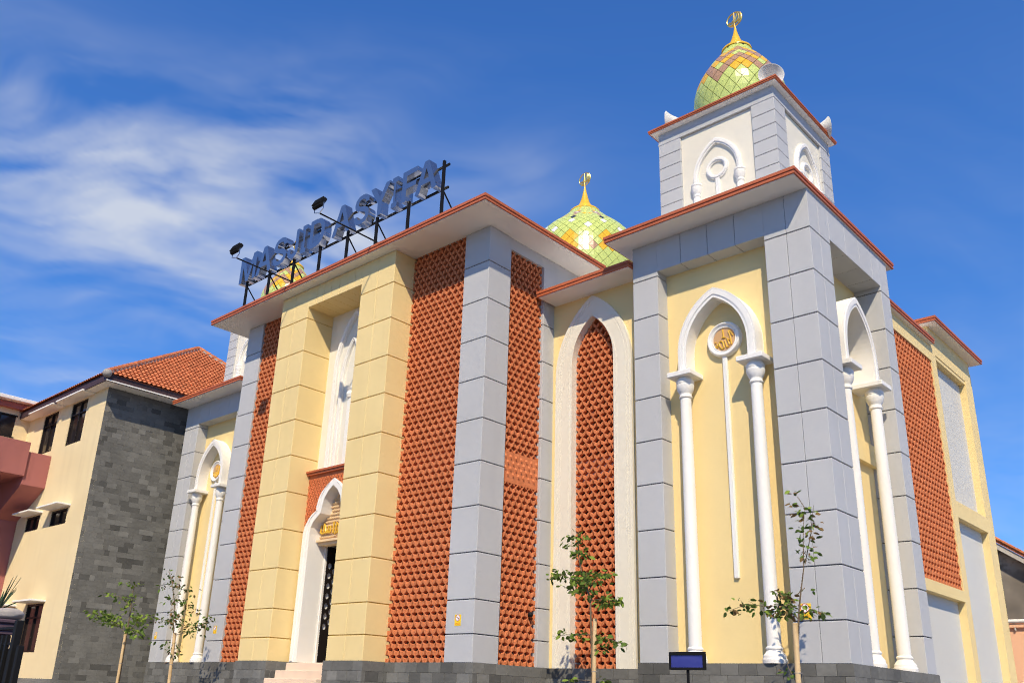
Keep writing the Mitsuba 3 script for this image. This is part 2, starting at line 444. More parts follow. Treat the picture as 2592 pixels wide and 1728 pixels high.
# carved terracotta panel with the trefoil doorway
AO = [(-21.393, 5.90), (-21.334, 6.09), (-21.185, 6.30), (-21.022, 6.43), (-20.875, 6.49), (-20.871, 6.62), (-20.796, 6.87), (-20.68, 7.03), (-20.45, 7.21), (-20.18, 7.36)]
AI = [(-21.074, 5.86), (-21.05, 6.03), (-20.95, 6.20), (-20.80, 6.30), (-20.66, 6.40), (-20.62, 6.58), (-20.54, 6.82), (-20.38, 7.02), (-20.18, 7.16)]
def tref(L, zb, dx=0.0):
    a = [(x + dx, z) for x, z in L]
    return Polygon([(a[0][0], zb)] + a + [(2 * XC - x, z) for x, z in a[::-1][1:]] + [(2 * XC - a[0][0], zb)])
outer, inner = tref(AO, 2.36), tref(AI, 2.36)
scr = sbox(-21.46, 5.5, -18.90, 7.58).difference(outer)
cs = obj('carved_screen', extr(scr, 14.94, 15.18), 'terracotta', MQ, label='carved terracotta panel around the doorway arch')
cells = []
for j in range(21):
    for i in range(21):
        c = Point(-21.40 + (i + .5 * (j % 2)) * .125, 5.56 + j * .104)
        if scr.contains(c.buffer(.05)):
            for w in (0, 45):
                q = affinity.translate(affinity.rotate(sbox(-.056, -.013, .056, .013), 50 + w * 1.8), c.x, c.y)
                cells.append(extr(q, 14.915 - .006 * (w > 0), 14.945))
            cells.append(extr(c.buffer(.024, 2), 14.90, 14.945))
obj('carved_stars', cat_(cells), 'terracotta', cs, kind='stuff')
obj('cornice', cat_([box(-21.47, -18.89, 14.84, 15.2, 7.58, 7.64), box(-21.47, -18.89, 14.80, 15.2, 7.645, 7.70)]), 'fascia_clay', cs)
da = obj('door_arch', cat_([extr(outer.difference(inner), 14.87, 15.45), extr(outer.buffer(-.025).difference(inner.buffer(.16)), 14.85, 14.88)]), 'white_paint', MQ, label='white trefoil arch framing the entrance')
tym = inner.intersection(sbox(-22, 5.72, -18, 8)).buffer(.02)
ty = obj('tympanum', extr(tym, 15.25, 15.4), 'beige_carve', da, label='beige carved tympanum with golden script')
cells = []
for j in range(14):
    for i in range(20):
        c = Point(-21.1 + (i + .5 * (j % 2)) * .105, 5.78 + j * .105)
        if tym.contains(c.buffer(.05)):
            cells += [extr(affinity.rotate(sbox(c.x - .045, c.y - .012, c.x + .045, c.y + .012), w), 15.21, 15.255) for w in (35, 145)] + [extr(c.buffer(.022, 2), 15.18, 15.255)]
cells = [c for c in cells if c is not None]
GT = [[(-20.98, 5.93), (-20.9, 5.88), (-20.7, 5.90), (-20.5, 5.89)], [(-20.95, 5.93), (-20.93, 6.12)], [(-20.82, 5.92), (-20.80, 6.16), (-20.74, 6.05), (-20.70, 5.92)], [(-20.62, 5.92), (-20.58, 6.08), (-20.50, 6.06), (-20.50, 5.9)], [(-20.38, 5.86), (-20.36, 6.18)], [(-20.27, 5.88), (-20.22, 6.14), (-20.12, 6.02), (-20.16, 5.87), (-20.3, 5.83)], [(-20.0, 5.9), (-19.98, 6.15)], [(-19.9, 5.9), (-19.78, 6.1), (-19.7, 5.95), (-19.6, 5.9)], [(-19.5, 5.88), (-19.48, 6.14), (-19.4, 5.92)]]
obj('carving', cat_(cells), 'beige_carve', da, kind='stuff')
obj('golden_script', cat_([tube([(x, 15.165, z) for x, z in s], .026, 6) for s in GT]), 'gold_paint', da, label='golden Arabic script over the door', smooth=40)
obj('door_head', cat_([box(-21.12, -19.24, 15.12, 15.5, 5.64, 5.70), box(-21.12, -19.24, 15.20, 15.5, 5.56, 5.64)]), 'beige_carve', da)
dl = extr_x(sbox(15.5, 2.36, 16.5, 5.56).difference(shapely.union_all([affinity.scale(Point(15.62 + .16 * (i % 2) + .02 * i * 0, 3.35 + i * .14).buffer(.068), 1, 1.25) for i in range(13)])), -20.99, -20.97)
obj('door_leaf', dl, 'dark_frame', da, label='dark pierced door leaf standing open')
obj('door_leaf', box(-19.4, -19.35, 15.5, 16.5, 2.36, 5.56), 'dark_frame', da)
obj('inner_wall', box(-21.12, -21.03, 15.46, 17.2, 2.36, 5.6), 'white_paint', da)  # added white panel, stands in for daylight showing through the pierced leaf
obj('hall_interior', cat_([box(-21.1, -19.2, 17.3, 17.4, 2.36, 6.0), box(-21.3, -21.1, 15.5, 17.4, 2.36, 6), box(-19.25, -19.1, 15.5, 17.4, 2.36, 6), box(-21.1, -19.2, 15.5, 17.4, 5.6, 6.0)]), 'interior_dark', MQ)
# steps
stp = obj('entrance_steps', box(-21.12, -18.93, 13.9, 15.5, 0, 1.5), 'step_stone', MQ, label='pale stone entrance steps')
for i in range(10):
    obj('step', box(-21.13 - .03 * i * (i < 4), -18.92, 14.60 - .3 * i, 15.5 if i == 0 else 14.62 - .3 * (i - 1), 0 if i > 4 else 1.0, 2.33 - .205 * i, .012), 'step_stone', stp)

# ================= wings between portal and towers, arched window
for mir in (False, True):
    win = Polygon(arch(-13.03, 1.22, 1.0, 9.85, 11.97)); wi = Polygon(arch(-13.03, .67, .5, 10.1, 11.36))
    obj('wing_wall', mirror(extr(sbox(-14.5, 2.36, -11.2, 12.1).difference(Polygon(arch(-13.03, .75, 2.0, 10.1, 11.5))), 17.6, 17.75), mir), 'yellow_paint', MQ)
    ws = obj('window_surround', mirror(extr(win.difference(wi).intersection(sbox(-20, 2.36, 0, 20)), 17.50, 17.99), mir), 'cream_paint', MQ, label='cream pointed window surround in the left wing' if mir else 'cream pointed window surround in the right wing')
    for d0, d1, yy in ((.07, .12, 17.490), (.16, .19, 17.493), (.44, .48, 17.492)):
        obj('moulding', mirror(extr(win.buffer(-d0).difference(win.buffer(-d1)).difference(wi).intersection(sbox(-20, 2.36, 0, 20)), yy, 17.51), mir), 'cream_paint', ws)
    if not mir:
        lattice('terracotta lattice in the tall pointed window', wi.intersection(sbox(-20, 2.36, 0, 20)), False, 17.70, off=.09)
    eave('wing_roof', -14.40, -11.39, 16.83, 19.5, 12.03, 12.20, mir=mir)

# ================= the towers
ZT = [2.46, 3.24, 4.27, 5.33, 6.38, 7.42, 8.48, 9.55, 10.57, 11.60, 12.57]


def column(x, y, axis, parent, zt=8.80, mir=False, name='column', sz=.31, depth=.43):
    """shaft with moulded base, capital and the slab that carries the arch"""
    prof = [(0, 2.46), (.24, 2.46), (.245, 2.53), (.225, 2.56), (.225, 2.60), (.165, 2.68), (.15, 2.71), (.17, 2.735), (.17, 2.76), (.140, 2.785), (.138, 4.5), (.134, 6.5), (.124, 8.30), (.148, 8.32), (.152, 8.35), (.135, 8.375), (.135, 8.41), (.145, 8.43), (.175, 8.48), (.20, 8.56), (.205, 8.62), (.19, 8.64), (.205, 8.66), (.21, 8.73), (.18, 8.75), (.17, 8.80), (0, 8.80)]
    k = obj(name, mirror(lathe(prof, 28, (x, y, 0)), mir), 'white_paint', parent, smooth=35)
    return k


def arch_front(t, cx, yf, yw, mir):
    o = Polygon(arch(cx, .98, 8.92, 9.42, 10.86)); i_ = Polygon(arch(cx, .775, 8.8, 9.38, 10.61))
    a = obj('arch', mirror(cat_([extr(o.difference(i_), yf, yw), extr(o.buffer(-.035).difference(i_.buffer(.075)), yf - .02, yf + .01), extr(o.difference(o.buffer(-.02)).difference(i_), yf - .012, yf + .01)]), mir), 'white_paint', t)
    return a


def arch_side(t, cy, xf, xw, mir):
    o = Polygon(arch(cy, .98, 8.92, 9.42, 10.86)); i_ = Polygon(arch(cy, .775, 8.8, 9.38, 10.61))
    return obj('arch', mirror(cat_([extr_x(o.difference(i_), xw, xf), extr_x(o.buffer(-.035).difference(i_.buffer(.075)), xf - .01, xf + .02)]), mir), 'white_paint', t)


STROKES = [[(.115, .176), (.155, .067), (.173, -.052), (.183, -.161)], [(.137, .187), (.191, .123), (.232, .043)], [(.157, -.04), (.123, -.04), (.076, .013), (.112, -.086), (.133, -.164)], [(-.02, .245), (-.011, .11), (-.006, .043)], [(-.052, .042), (-.014, .051), (.044, .03)], [(-.134, -.057), (-.11, -.153), (-.056, -.24), (-.004, -.212), (-.029, -.075), (-.069, -.024), (-.121, -.052)], [(.016, -.02), (.043, -.126), (.071, -.222), (.114, -.192)], [(-.235, -.035), (-.197, -.041)], [(-.219, -.142), (-.179, -.173), (-.151, -.135), (-.191, -.092)]]


def tower(mir):
    R_ = 'left' if mir else 'right'
    pilaster('grey_pilaster', -11.37, -10.65, 17.0, 17.95, ZT, 'grey_paint', 'grey_groove', mir=mir)
    pilaster('corner_pilaster', -7.81, -6.74, 17.0, 18.09, ZT, 'grey_paint', 'grey_groove', xs=(-7.285,), ys=17.53, mir=mir, label=f'broad grey outer corner pilaster of the {R_} tower')
    pilaster('grey_pilaster', -7.42, -6.74, 21.15, 21.75, ZT, 'grey_paint', 'grey_groove', mir=mir)
    lintel('tower_lintel', -10.65, -7.81, 17.0, 17.60, 11.73, 12.57, (-9.98, -9.245, -8.53), 'grey_paint', 'grey_groove', mir=mir)
    # side lintel
    p = obj('tower_lintel', mirror(box(-7.40, -6.76, 18.095, 21.145, 11.735, 12.57), mir), 'grey_groove', MQ)
    cc = [18.09, 19.03, 19.88, 20.67, 21.15]
    for i in range(4):
        obj('block', mirror(box(-7.42, -6.74, cc[i] + .005, cc[i + 1] - .005, 11.73, 12.566, .006), mir), 'grey_paint', p)
    w = obj('tower_wall', mirror(cat_([box(-10.9, -7.6, 17.43, 17.7, 2.46, 12.0), box(-7.7, -7.41, 17.9, 21.4, 2.46, 12.0), box(-7.45, -7.28, 18.05, 21.2, 7.09, 7.60)]), mir), 'yellow_paint', MQ, label=f'yellow recessed panel of the {R_} tower')
    eave('tower_roof', -11.75, -6.69, 16.30, 22.15, 12.57, 12.74, mir=mir)
    # front arch on its two columns
    cx = -9.18
    arch_front(MQ, cx, 17.03, 17.44, mir)
    for s in (-1, 1):
        c = column(cx + s * .885, 17.14, 'y', MQ, mir=mir)
        x = cx + s * .885
        obj('abacus', mirror(box(x - .31, x + .31, 16.84, 17.44, 8.80, 8.92, .012), mir), 'white_paint', c)
    md = obj('medallion', mirror(rot_x(lathe([(.275, 0), (.275, .05), (.295, .09), (.32, .075), (.34, .085), (.375, .125), (.40, .12), (.43, .07), (.43, 0)], 48), (-9.13, 17.43, 9.64)), mir), 'white_paint', MQ, smooth=35)
    obj('disc', mirror(rot_x(lathe([(0, 0), (.285, 0), (.285, .06), (0, .06)], 40), (-9.13, 17.43, 9.64)), mir), 'disc_tan', md, label='tan disc with golden Arabic script')
    obj('script', mirror_keep(cat_([tube([(-9.13 + a, 17.355, 9.64 + b) for a, b in s], .017, 6) for s in STROKES]), mir, -9.13), 'gold_paint', md, smooth=40)
    obj('hanging_rod', mirror(box(-9.205, -9.095, 17.36, 17.44, 4.19, 9.24, .012), mir), 'white_paint', MQ)
    # side arch
    arch_side(MQ, 19.55, -6.83, -7.42, mir)
    for s in (-1, 1):
        c = column(-6.95, 19.55 + s * .885, 'x', MQ, mir=mir)
        y = 19.55 + s * .885
        obj('abacus', mirror(box(-7.42, -6.64, y - .31, y + .31, 8.80, 8.92, .012), mir), 'white_paint', c)
    # upper cube
    x0, x1, y0, y1 = -11.03, -7.68, 17.87, 21.22
    zc = [12.74, 13.32, 13.71, 14.09, 14.48, 14.87, 15.25, 15.63, 16.03]
    cu = obj('minaret_cube', mirror(cat_([box(x0 + .06, x1 - .06, y0 + .06, y1 - .06, 12.74, 16.2)]), mir), 'cream_paint', MQ, label=f'white upper storey of the {R_} tower')
    for ax, bx in ((x0, -10.36), (-8.30, x1)):
        for ay, by in ((y0, 18.49), (20.60, y1)):
            pl = obj('minaret_pilaster', mirror(box(ax + .012, bx - .012, ay + .012, by - .012, 12.75, 16.02), mir), 'grey_groove', MQ)
            for i in range(len(zc) - 1):
                obj('block', mirror(box(ax, bx, ay, by, zc[i] + .008, zc[i + 1] - .008, .006), mir), 'grey_paint', pl)
    obj('minaret_band', mirror(cat_([box(x0, x1, y0, y1, 16.035, 16.35), extr_z(sbox(x0 - .012, y0 - .012, x1 + .012, y1 + .012).difference(sbox(x0 + .04, y0 + .04, x1 - .04, y1 - .04)), 16.0, 16.035)]), mir), 'grey_paint', MQ)
    eave('minaret_roof', x0 - .18, x1 + .17, y0 - .20, y1 + .12, 16.35, 16.44, mir=mir)
    for side in (False, True):
        c = 19.60 if side else -9.335
        o = Polygon(arch(c, .68, 14.32, 14.50, 15.54)); i_ = Polygon(arch(c, .56, 14.2, 14.48, 15.38))
        f = (lambda q, d0, d1: extr_x(q, -7.74 + d0, -7.74 + d1)) if side else (lambda q, d0, d1: extr(q, 17.93 - d1, 17.93 - d0))
        a = obj('relief_arch', mirror(cat_([f(o.difference(i_), 0, .07), f(o.buffer(-.03).difference(i_.buffer(.04)), .06, .095)]), mir), 'white_paint', cu)
        ringp = Point(c, 14.63).buffer(.31, 24).difference(Point(c, 14.63).buffer(.20, 24))
        obj('relief_ring', mirror(cat_([f(ringp, 0, .05), f(ringp.buffer(-.03), .045, .075), f(sbox(c - .05, 12.8, c + .05, 14.33), 0, .06)]), mir), 'white_paint', cu)
        for s in (-1, 1):
            m = lathe([(0, 12.76), (.08, 12.76), (.08, 13.98), (.10, 14.0), (.10, 14.04), (.085, 14.06), (.11, 14.10), (.145, 14.20), (.15, 14.26), (.13, 14.28), (.155, 14.30), (.155, 14.34), (0, 14.34)], 20, (-7.72, c + s * .615, 0) if side else (c + s * .615, 17.91, 0))
            cc_ = obj('relief_column', mirror(m, mir), 'white_paint', cu, smooth=30)
            fl = [tube([((-7.72 + .08 * math.cos(w)) if side else (c + s * .615 + .08 * math.sin(w)), (c + s * .615 + .08 * math.sin(w)) if side else (17.91 - .08 * math.cos(w)), z) for z in (12.8, 13.95)], .014, 5) for w in np.linspace(-1.35, 1.35, 7)]
            obj('fluting', mirror(cat_(fl), mir), 'white_paint', cc_)


def rot_x(m, c):
    """lathe axis z turned to -y"""
    v = np.array(m.vertices); m.vertices = np.stack([v[:, 0] + c[0], c[1] - v[:, 2], v[:, 1] + c[2]], 1)
    return m


def mirror_keep(m, on, x):
    if on:
        m.apply_translation((2 * (XC - x), 0, 0))
    return m


tower(False); tower(True)

# ================= plinth
for mir in (False, True):
    pf = obj('plinth', mirror(cat_([box(-18.93, -17.40, 14.19, 16, 0, 2.34), box(-17.40, -14.39, 14.90, 17.6, 0, 2.34), box(-14.39, -11.42, 17.47, 18.5, 0, 2.34), box(-11.40, -6.71, 16.99, 21.0, 0, 2.44), box(-7.3, -6.71, 20.98, 21.77, 0, 2.44)]), mir), 'light_joint', MQ, label='dark stone plinth')
    plinth_face(pf, -18.93, -17.40, 14.17, 2.36, mir=mir); plinth_face(pf, -17.38, -14.37, 14.86, 2.36, mir=mir)
    plinth_face(pf, -14.39, -11.42, 17.45, 2.36, mir=mir); plinth_face(pf, -11.40, -6.69, 16.97, 2.46, mir=mir)
    plinth_face(pf, 14.17, 14.86, -17.38, 2.36, side=True, mir=mir) if not mir else None
    plinth_face(pf, 14.17, 15.4, 2 * XC + 18.93 if mir else -17.38, 2.36, side=True) if mir else None
    if not mir:
        plinth_face(pf, 14.86, 17.45, -14.37, 2.36, side=True); plinth_face(pf, 16.97, 21.79, -6.69, 2.46, side=True)
obj('threshold', box(-21.2, -18.9, 14.85, 15.5, 2.0, 2.345), 'step_stone', MQ)

# ================= hall behind: body, right flank, rear block
XS = -7.41
obj('hall_wall', cat_([box(-32.9, XS - .60, 18.5, 31.2, 0, 12.0), box(-25.3, -15.05, 17.2, 18.9, 2.36, 13.3)]), 'yellow_paint', MQ)
fr = [sbox(21.7, 11.70, 27.06, 12.2), sbox(21.7, 4.58, 27.06, 4.88), sbox(27.06, 0, 27.50, 12.84), sbox(27.5, 12.02, 31.1, 12.84), sbox(27.5, 7.02, 30.45, 7.50), sbox(30.45, 0, 31.1, 12.84)]
obj('flank_frame', cat_([extr_x(shapely.union_all(fr), XS - .35, XS), box(-12, XS - .02, 27.07, 31.0, 11.9, 12.84)]), 'yellow_paint', MQ, label='yellow concrete frame on the right flank')
obj('flank_panel', box(-7.9, -7.62, 21.8, 30.6, 0, 12.1), 'panel_white', MQ, label='off-white recessed panels on the right flank')
lattice('terracotta lattice on the right flank', sbox(21.75, 4.88, 27.06, 11.70), True, XS - .03, off=.05, back=.12)
eave('flank_roof', -12.0, XS + .14, 21.7, 27.05, 12.20, 12.36)
eave('rear_roof', -14.0, -7.08, 26.78, 31.5, 12.84, 13.0)
obj('rear_wall', box(-12, XS - .10, 31.1, 31.6, 0, 12.6), 'yellow_paint', MQ)

# ================= domes
def spline(prof, n):
    from scipy.interpolate import CubicSpline
    p = np.array(prof, float); t = np.r_[0, np.cumsum(np.hypot(*np.diff(p, axis=0).T))]
    cs = CubicSpline(t, p); tt = np.linspace(0, t[-1], n)
    q = cs(tt); return q, np.r_[0, np.cumsum(np.hypot(*np.diff(q, axis=0).T))]


dome_tiles, dome_loose = [], []


def dome(name_label, c, prof, N, aspect, spire, ring, pattern, vis):
    q, s = spline(prof, 400)
    d = obj('dome', lathe([(0, q[0, 1])] + [(r - .012, z) for r, z in q[::8]] + [(0, q[-1, 1])], 64, (c[0], c[1], 0)), 'grout', MQ, smooth=60, label=name_label)
    sc, js = s[-1], []
    while sc > .05 and len(js) < 200:
        h_ = math.pi * np.interp(sc, s, q[:, 0]) / N * aspect; js.append((sc - h_, h_)); sc -= h_
    rows = len(js)

    def at(th, ss):
        ss = min(max(ss, 0), s[-1]); r = np.interp(ss, s, q[:, 0]); z = np.interp(ss, s, q[:, 1])
        return np.array([c[0] + r * math.cos(th), c[1] + r * math.sin(th), z])
    for j, (sj, ds) in enumerate(js, 1):
        for i in range(N):
            th = (i + .5 * (j % 2)) * 2 * math.pi / N; dt = math.pi / N
            cor = [at(th - dt * .955, sj), at(th, sj - ds * .955), at(th + dt * .955, sj), at(th, sj + ds * .955)]
            mid = at(th, sj)
            nrm = np.cross(cor[2] - cor[0], cor[3] - cor[1]); nrm /= np.linalg.norm(nrm)
            tilt = rng.uniform(-.003, .003)
            top = [p + nrm * .010 for p in cor] + [mid + nrm * (.011 + tilt)]
            v = np.array(top + [p - nrm * .006 for p in cor])
            f = [[0, 1, 4], [1, 2, 4], [2, 3, 4], [3, 0, 4]] + [t for k in range(4) for t in ([k, k + 5, (k + 1) % 4], [(k + 1) % 4, k + 5, (k + 1) % 4 + 5])]
            m = trimesh.Trimesh(v, np.array(f)[:, ::1], process=False)
            mat = pattern(i, j, rows)
            view = CAM - mid; dist = np.linalg.norm(view); face = nrm @ view / dist
            if face > .08 and mid[2] > vis:
                dome_tiles.append((face * np.linalg.norm(cor[2] - cor[0]) * np.linalg.norm(cor[3] - cor[1]) / dist ** 2, d, mat, m))
            else:
                dome_loose.append((d, mat, m))
    z0 = q[-1, 1]
    sp = obj('spire', lathe(spire, 40, (c[0], c[1], 0)), 'gold_paint', d, smooth=50)
    zr, R = ring
    em = obj('crest', cat_([rot_x(trimesh.creation.torus(R, .022, major_sections=40, minor_sections=8), (c[0], c[1], zr))] +
             [tube([(c[0] + a * R, c[1] - .01, zr + b * R) for a, b in g], .03 * R / .25, 6) for g in CREST]), 'gold_metal', d, smooth=45, label='golden ring with Arabic script on the spire')
    return d


CREST = [[(-.06, .95), (-.05, .4), (-.04, -.95)], [(.45, .72), (.30, .35), (.16, .05), (.05, -.35), (-.05, -.6)], [(.45, .72), (.62, .35), (.55, -.1), (.35, -.45), (.05, -.62)], [(.80, .60), (.88, .1), (.72, -.35), (.45, -.62)],
         [(-.80, -.52), (-.6, -.25), (-.42, -.5), (-.22, -.2), (-.1, -.62)], [(-.85, -.45), (-.66, -.70), (-.4, -.78), (-.1, -.7)]]


def pat_main(i, j, rows):
    h = 2 * i + (j % 2)                                   # half columns, eight to a repeat, chains on odd rows
    k = (h + 7) % 8
    if k == 0:
        if j <= 11: return 'tile_gold'
        if j in (13, 21): return 'tile_white'
        if j in (15, 17): return 'tile_brown'
        if j == 19: return 'tile_black'
        if j in (25, 27): return 'tile_gold'
    if k in (1, 7) and j in (12, 14): return 'tile_brown'
    if k in (1, 7) and j in (26, 28): return 'tile_gold'
    if k in (3, 5) and j == 16: return 'tile_gold'
    if k == 4 and j == 23: return 'tile_white'
    if k == 4 and j == 27 or k in (3, 5) and j == 28: return 'tile_brown'
    return 'tile_lime'


def pat_minaret(i, j, rows):
    h = 2 * i + (j % 2); k = h % 8; zg = abs(k - 4)
    v = j + zg
    if j == 1 and zg == 1: return 'tile_black' if k == 3 else 'tile_lime'
    if v == 5: return 'tile_white' if zg in (1, 2) else 'tile_lime'
    if v in (7, 8): return 'tile_gold' if zg < 3 else 'tile_brown'
    if v == 9: return 'tile_gold' if zg > 2 else 'tile_lime'
    if v in (10, 11): return 'tile_brown'
    if v in (12, 13): return 'tile_gold' if zg in (1, 2) else 'tile_lime'
    if v in (14, 15): return 'tile_brown'
    if v == 16 and zg > 2: return 'tile_gold'
    return 'tile_lime'


PM = [(1.06, 16.45), (1.20, 17.0), (1.265, 17.6), (1.15, 18.1), (.945, 18.5), (.67, 18.9), (.45, 19.2), (.375, 19.38)]
SM = [(0, 19.30), (.43, 19.33), (.43, 19.38), (.385, 19.43), (.27, 19.50), (.235, 19.54), (.20, 19.60), (.16, 19.70), (.12, 19.81), (.085, 19.93), (.055, 20.05), (.038, 20.14), (.03, 20.20), (.026, 20.30), (0, 20.30)]
PB = [(2.25, 16.2), (2.42, 17.2), (2.49, 18.2), (2.40, 18.95), (2.25, 19.5), (1.97, 19.98), (1.61, 20.37), (1.27, 20.66), (.90, 21.01), (.66, 21.27), (.58, 21.38)]
SB_ = [(0, 21.28), (.66, 21.31), (.65, 21.36), (.58, 21.43), (.42, 21.53), (.36, 21.58), (.29, 21.68), (.225, 21.80), (.17, 21.97), (.13, 22.12), (.095, 22.28), (.065, 22.42), (.05, 22.52), (.035, 22.60), (.03, 22.75), (0, 22.75)]
dome('large green tiled main dome', (XC, 26.6), PB, 40, 1.15, SB_, (23.02, .30), pat_main, 19.0)
dome('tiled dome of the right tower', (-9.37, 19.53), PM, 24, 1.42, SM, (20.52, .235), pat_minaret, 16.9)
dome('tiled dome of the left tower', (2 * XC + 9.37, 19.53), PM, 24, 1.42, SM, (20.52, .235), pat_minaret, 17.6)
dome_tiles.sort(key=lambda t: -t[0])
for a, d, mat, m in dome_tiles[:300]:
    obj('tile', m, mat, d)
for a, d, mat, m in dome_tiles[300:]:
    dome_loose.append((d, mat, m))
for d in sorted({t[0] for t in dome_loose}):
    for mat in sorted({t[1] for t in dome_loose if t[0] == d}):
        obj('tiles', cat_([m for dd, mm, m in dome_loose if dd == d and mm == mat]), mat, d, kind='stuff')
obj('dome_drum', lathe([(0, 12), (2.6, 12), (2.6, 16.0), (2.75, 16.05), (2.75, 16.3), (0, 16.3)], 48, (XC, 26.6, 0)), 'yellow_paint', MQ)

finish_lattices()

# ================= roof sign
SG = thing('roof_sign', 'shiny steel letters reading MASJID ASYIFA on a black frame along the portal roof edge', 'sign')
SPAN = [('M', -25.47, -24.50), ('A', -24.45, -23.56), ('S', -23.46, -22.72), ('J', -22.64, -22.07), ('I', -21.89, -21.64), ('D', -21.46, -20.70), ('A', -20.28, -19.40), ('S', -19.24, -18.54), ('Y', -18.50, -17.63), ('I', -17.53, -17.29), ('F', -17.08, -16.46), ('A', -16.52, -15.65)]
for ch, a, b in SPAN:
    m = meshkit.text_mesh(ch, 1.0, .30, bold=True)
    v = np.array(m.vertices); lo, hi = v.min(0), v.max(0)
    v = (v - lo) / (hi - lo)
    m.vertices = np.stack([a + v[:, 0] * (b - a), 14.22 - v[:, 2] * .27, 14.68 + v[:, 1] * 1.0], 1)
    obj('letter', m, 'steel', SG)
PX = [-15.52, -16.89, -18.27, -19.63, -21.0, -22.39, -23.77, -25.13]
obj('frame', cat_([box(-25.3, -15.47, 14.22, 14.27, 14.70, 14.76), box(-25.3, -15.47, 14.22, 14.27, 15.43, 15.49)]), 'black_metal', SG)
for i, x in enumerate(PX):
    obj('post', box(x - .035, x + .035, 14.05, 14.12, 13.6, 15.5 if i == 0 else 14.74), 'black_metal', SG)
    if i != 1 and i != 4:
        obj('brace', tube([(x, 14.12, 14.55), (x, 14.95, 13.62)], .022, 6), 'black_metal', SG)
for x, w in ((-18.03, 'the right one, before the word ASYIFA'), (-22.15, 'the left one, before the word MASJID')):
    f = thing('floodlight', 'black floodlight on a roof edge arm, ' + w, 'floodlight', 'floodlights aimed at the roof sign')
    obj('arm', tube([(x, 14.1, 13.78), (x, 11.95, 13.80)], .024, 6), 'black_metal', f)
    hd = box(-.19, .19, -.05, .05, -.16, .16, .012); fins = [box(-.17 + .05 * i, -.155 + .05 * i, -.10, -.05, -.12, .12) for i in range(8)]
    M_ = trimesh.transformations.rotation_matrix(-.45, (1, 0, 0)); M_[:3, 3] = (x, 11.90, 14.08)
    hm = cat_([hd] + fins); hm.apply_transform(M_); obj('lamp_head', hm, 'black_metal', f)
    gl = box(-.165, .165, .052, .058, -.135, .135); gl.apply_transform(M_); obj('lamp_glass', gl, 'dark_glass', f)
    obj('bracket', tube([(x - .2, 11.9, 14.05), (x - .2, 11.9, 13.86), (x, 11.93, 13.80), (x + .2, 11.9, 13.86), (x + .2, 11.9, 14.05)], .014, 5), 'steel', f)


# ================= loudspeakers on the right minaret roof
def horn(label, pos, direction, R=.31):
    h = thing('loudspeaker', label, 'loudspeaker', 'horn loudspeakers on the tower roof')
    p = [(.05, -.38), (.075, -.38), (.08, -.30), (.06, -.25), (.09, -.15), (.16, -.03), (R * .76, .06), (R, .14), (R + .012, .145), (R + .012, .155), (R - .01, .15), (R * .75, .075), (.14, -.02), (.06, -.14), (0, -.16)]
    m = lathe(p, 36); d = np.array(direction, float); d /= np.linalg.norm(d)
    A = trimesh.geometry.align_vectors([0, 0, 1], d); A[:3, 3] = pos; m.apply_transform(A); obj('horn', m, 'horn_white', h, smooth=40)
    dr_ = lathe([(0, -.60), (.10, -.60), (.115, -.57), (.115, -.42), (.10, -.39), (0, -.38)], 24); dr_.apply_transform(A); obj('driver', dr_, 'horn_white', h, smooth=40)
    tip = lathe([(0, .02), (.03, .0), (.05, -.05), (.045, -.16), (0, -.16)], 16); tip.apply_transform(A); obj('phase_plug', tip, 'horn_white', h, smooth=40)
    obj('stand', tube([np.array(pos) - d * .3, np.array(pos) - d * .3 + [0, 0, -.35]], .025, 6), 'horn_white', h)


horn('white horn loudspeaker facing the street before the dome of the right tower', (-7.78, 18.0, 16.68), (.55, -.80, -.08))
horn('white horn loudspeaker seen in profile at the left end of the tower roof', (-10.62, 17.95, 16.66), (-.92, -.35, .05), .30)
horn('white horn loudspeaker at the right end of the tower roof', (-7.60, 20.75, 16.62), (.85, .55, .1), .28)


# ================= notices and small fixtures
def notice(label, x, y, z, w=.20, h=.25, lean=0):
    n = thing('notice', label, 'notice', 'yellow prohibition notices')
    def el(poly, d, mat, nm):
        obj(nm, extr(affinity.translate(affinity.rotate(poly, lean, origin=(0, 0)), x, z), y - d, y - .001), mat, n)
    el(sbox(-w / 2, -h / 2, w / 2, h / 2), .006, 'notice_yellow', 'plate')
    c = Point(0, h * .2).buffer(w * .37, 20)
    el(c, .008, 'notice_white', 'pictogram_field'); el(shapely.union_all([c.difference(c.buffer(-w * .055)), affinity.rotate(sbox(-w * .03, h * .2 - w * .36, w * .03, h * .2 + w * .36), 38, origin=(0, h * .2))]), .0095, 'notice_red', 'prohibition_sign')
    el(affinity.rotate(sbox(-w * .2, h * .2 - .008, w * .2, h * .2 + .012), -20, origin=(0, h * .2)), .0088, 'notice_grey', 'pictogram')
    el(shapely.union_all([sbox(-w * .38, -h * .32, w * .38, -h * .24), sbox(-w * .38, -h * .44, w * .38, -h * .36)]), .008, 'notice_orange', 'text_band')


notice('yellow prohibition notice on the grey pilaster right of the entrance', -14.93, 14.885, 3.29)
notice('small yellow prohibition notice on the grey pilaster left of the entrance', -25.48, 14.885, 3.31, .18, .23)
notice('small yellow notice on the outer grey pilaster of the far left tower', -33.34, 17.0, 3.42, .17, .25)
notice('yellow prohibition notice half hidden by leaves on the right corner pilaster', -7.54, 17.0, 3.42, .24, .30)
wf = thing('wall_fixture', 'small dark round fixture on the narrow side lattice', 'light fixture')
obj('cap', lathe([(0, -.05), (.05, -.05), (.07, 0), (.05, .05), (0, .07)], 16, (-14.44, 16.88, 3.57)), 'black_metal', wf, smooth=40)
obj('bracket', box(-14.5, -14.44, 16.86, 16.90, 3.55, 3.59), 'black_metal', wf)

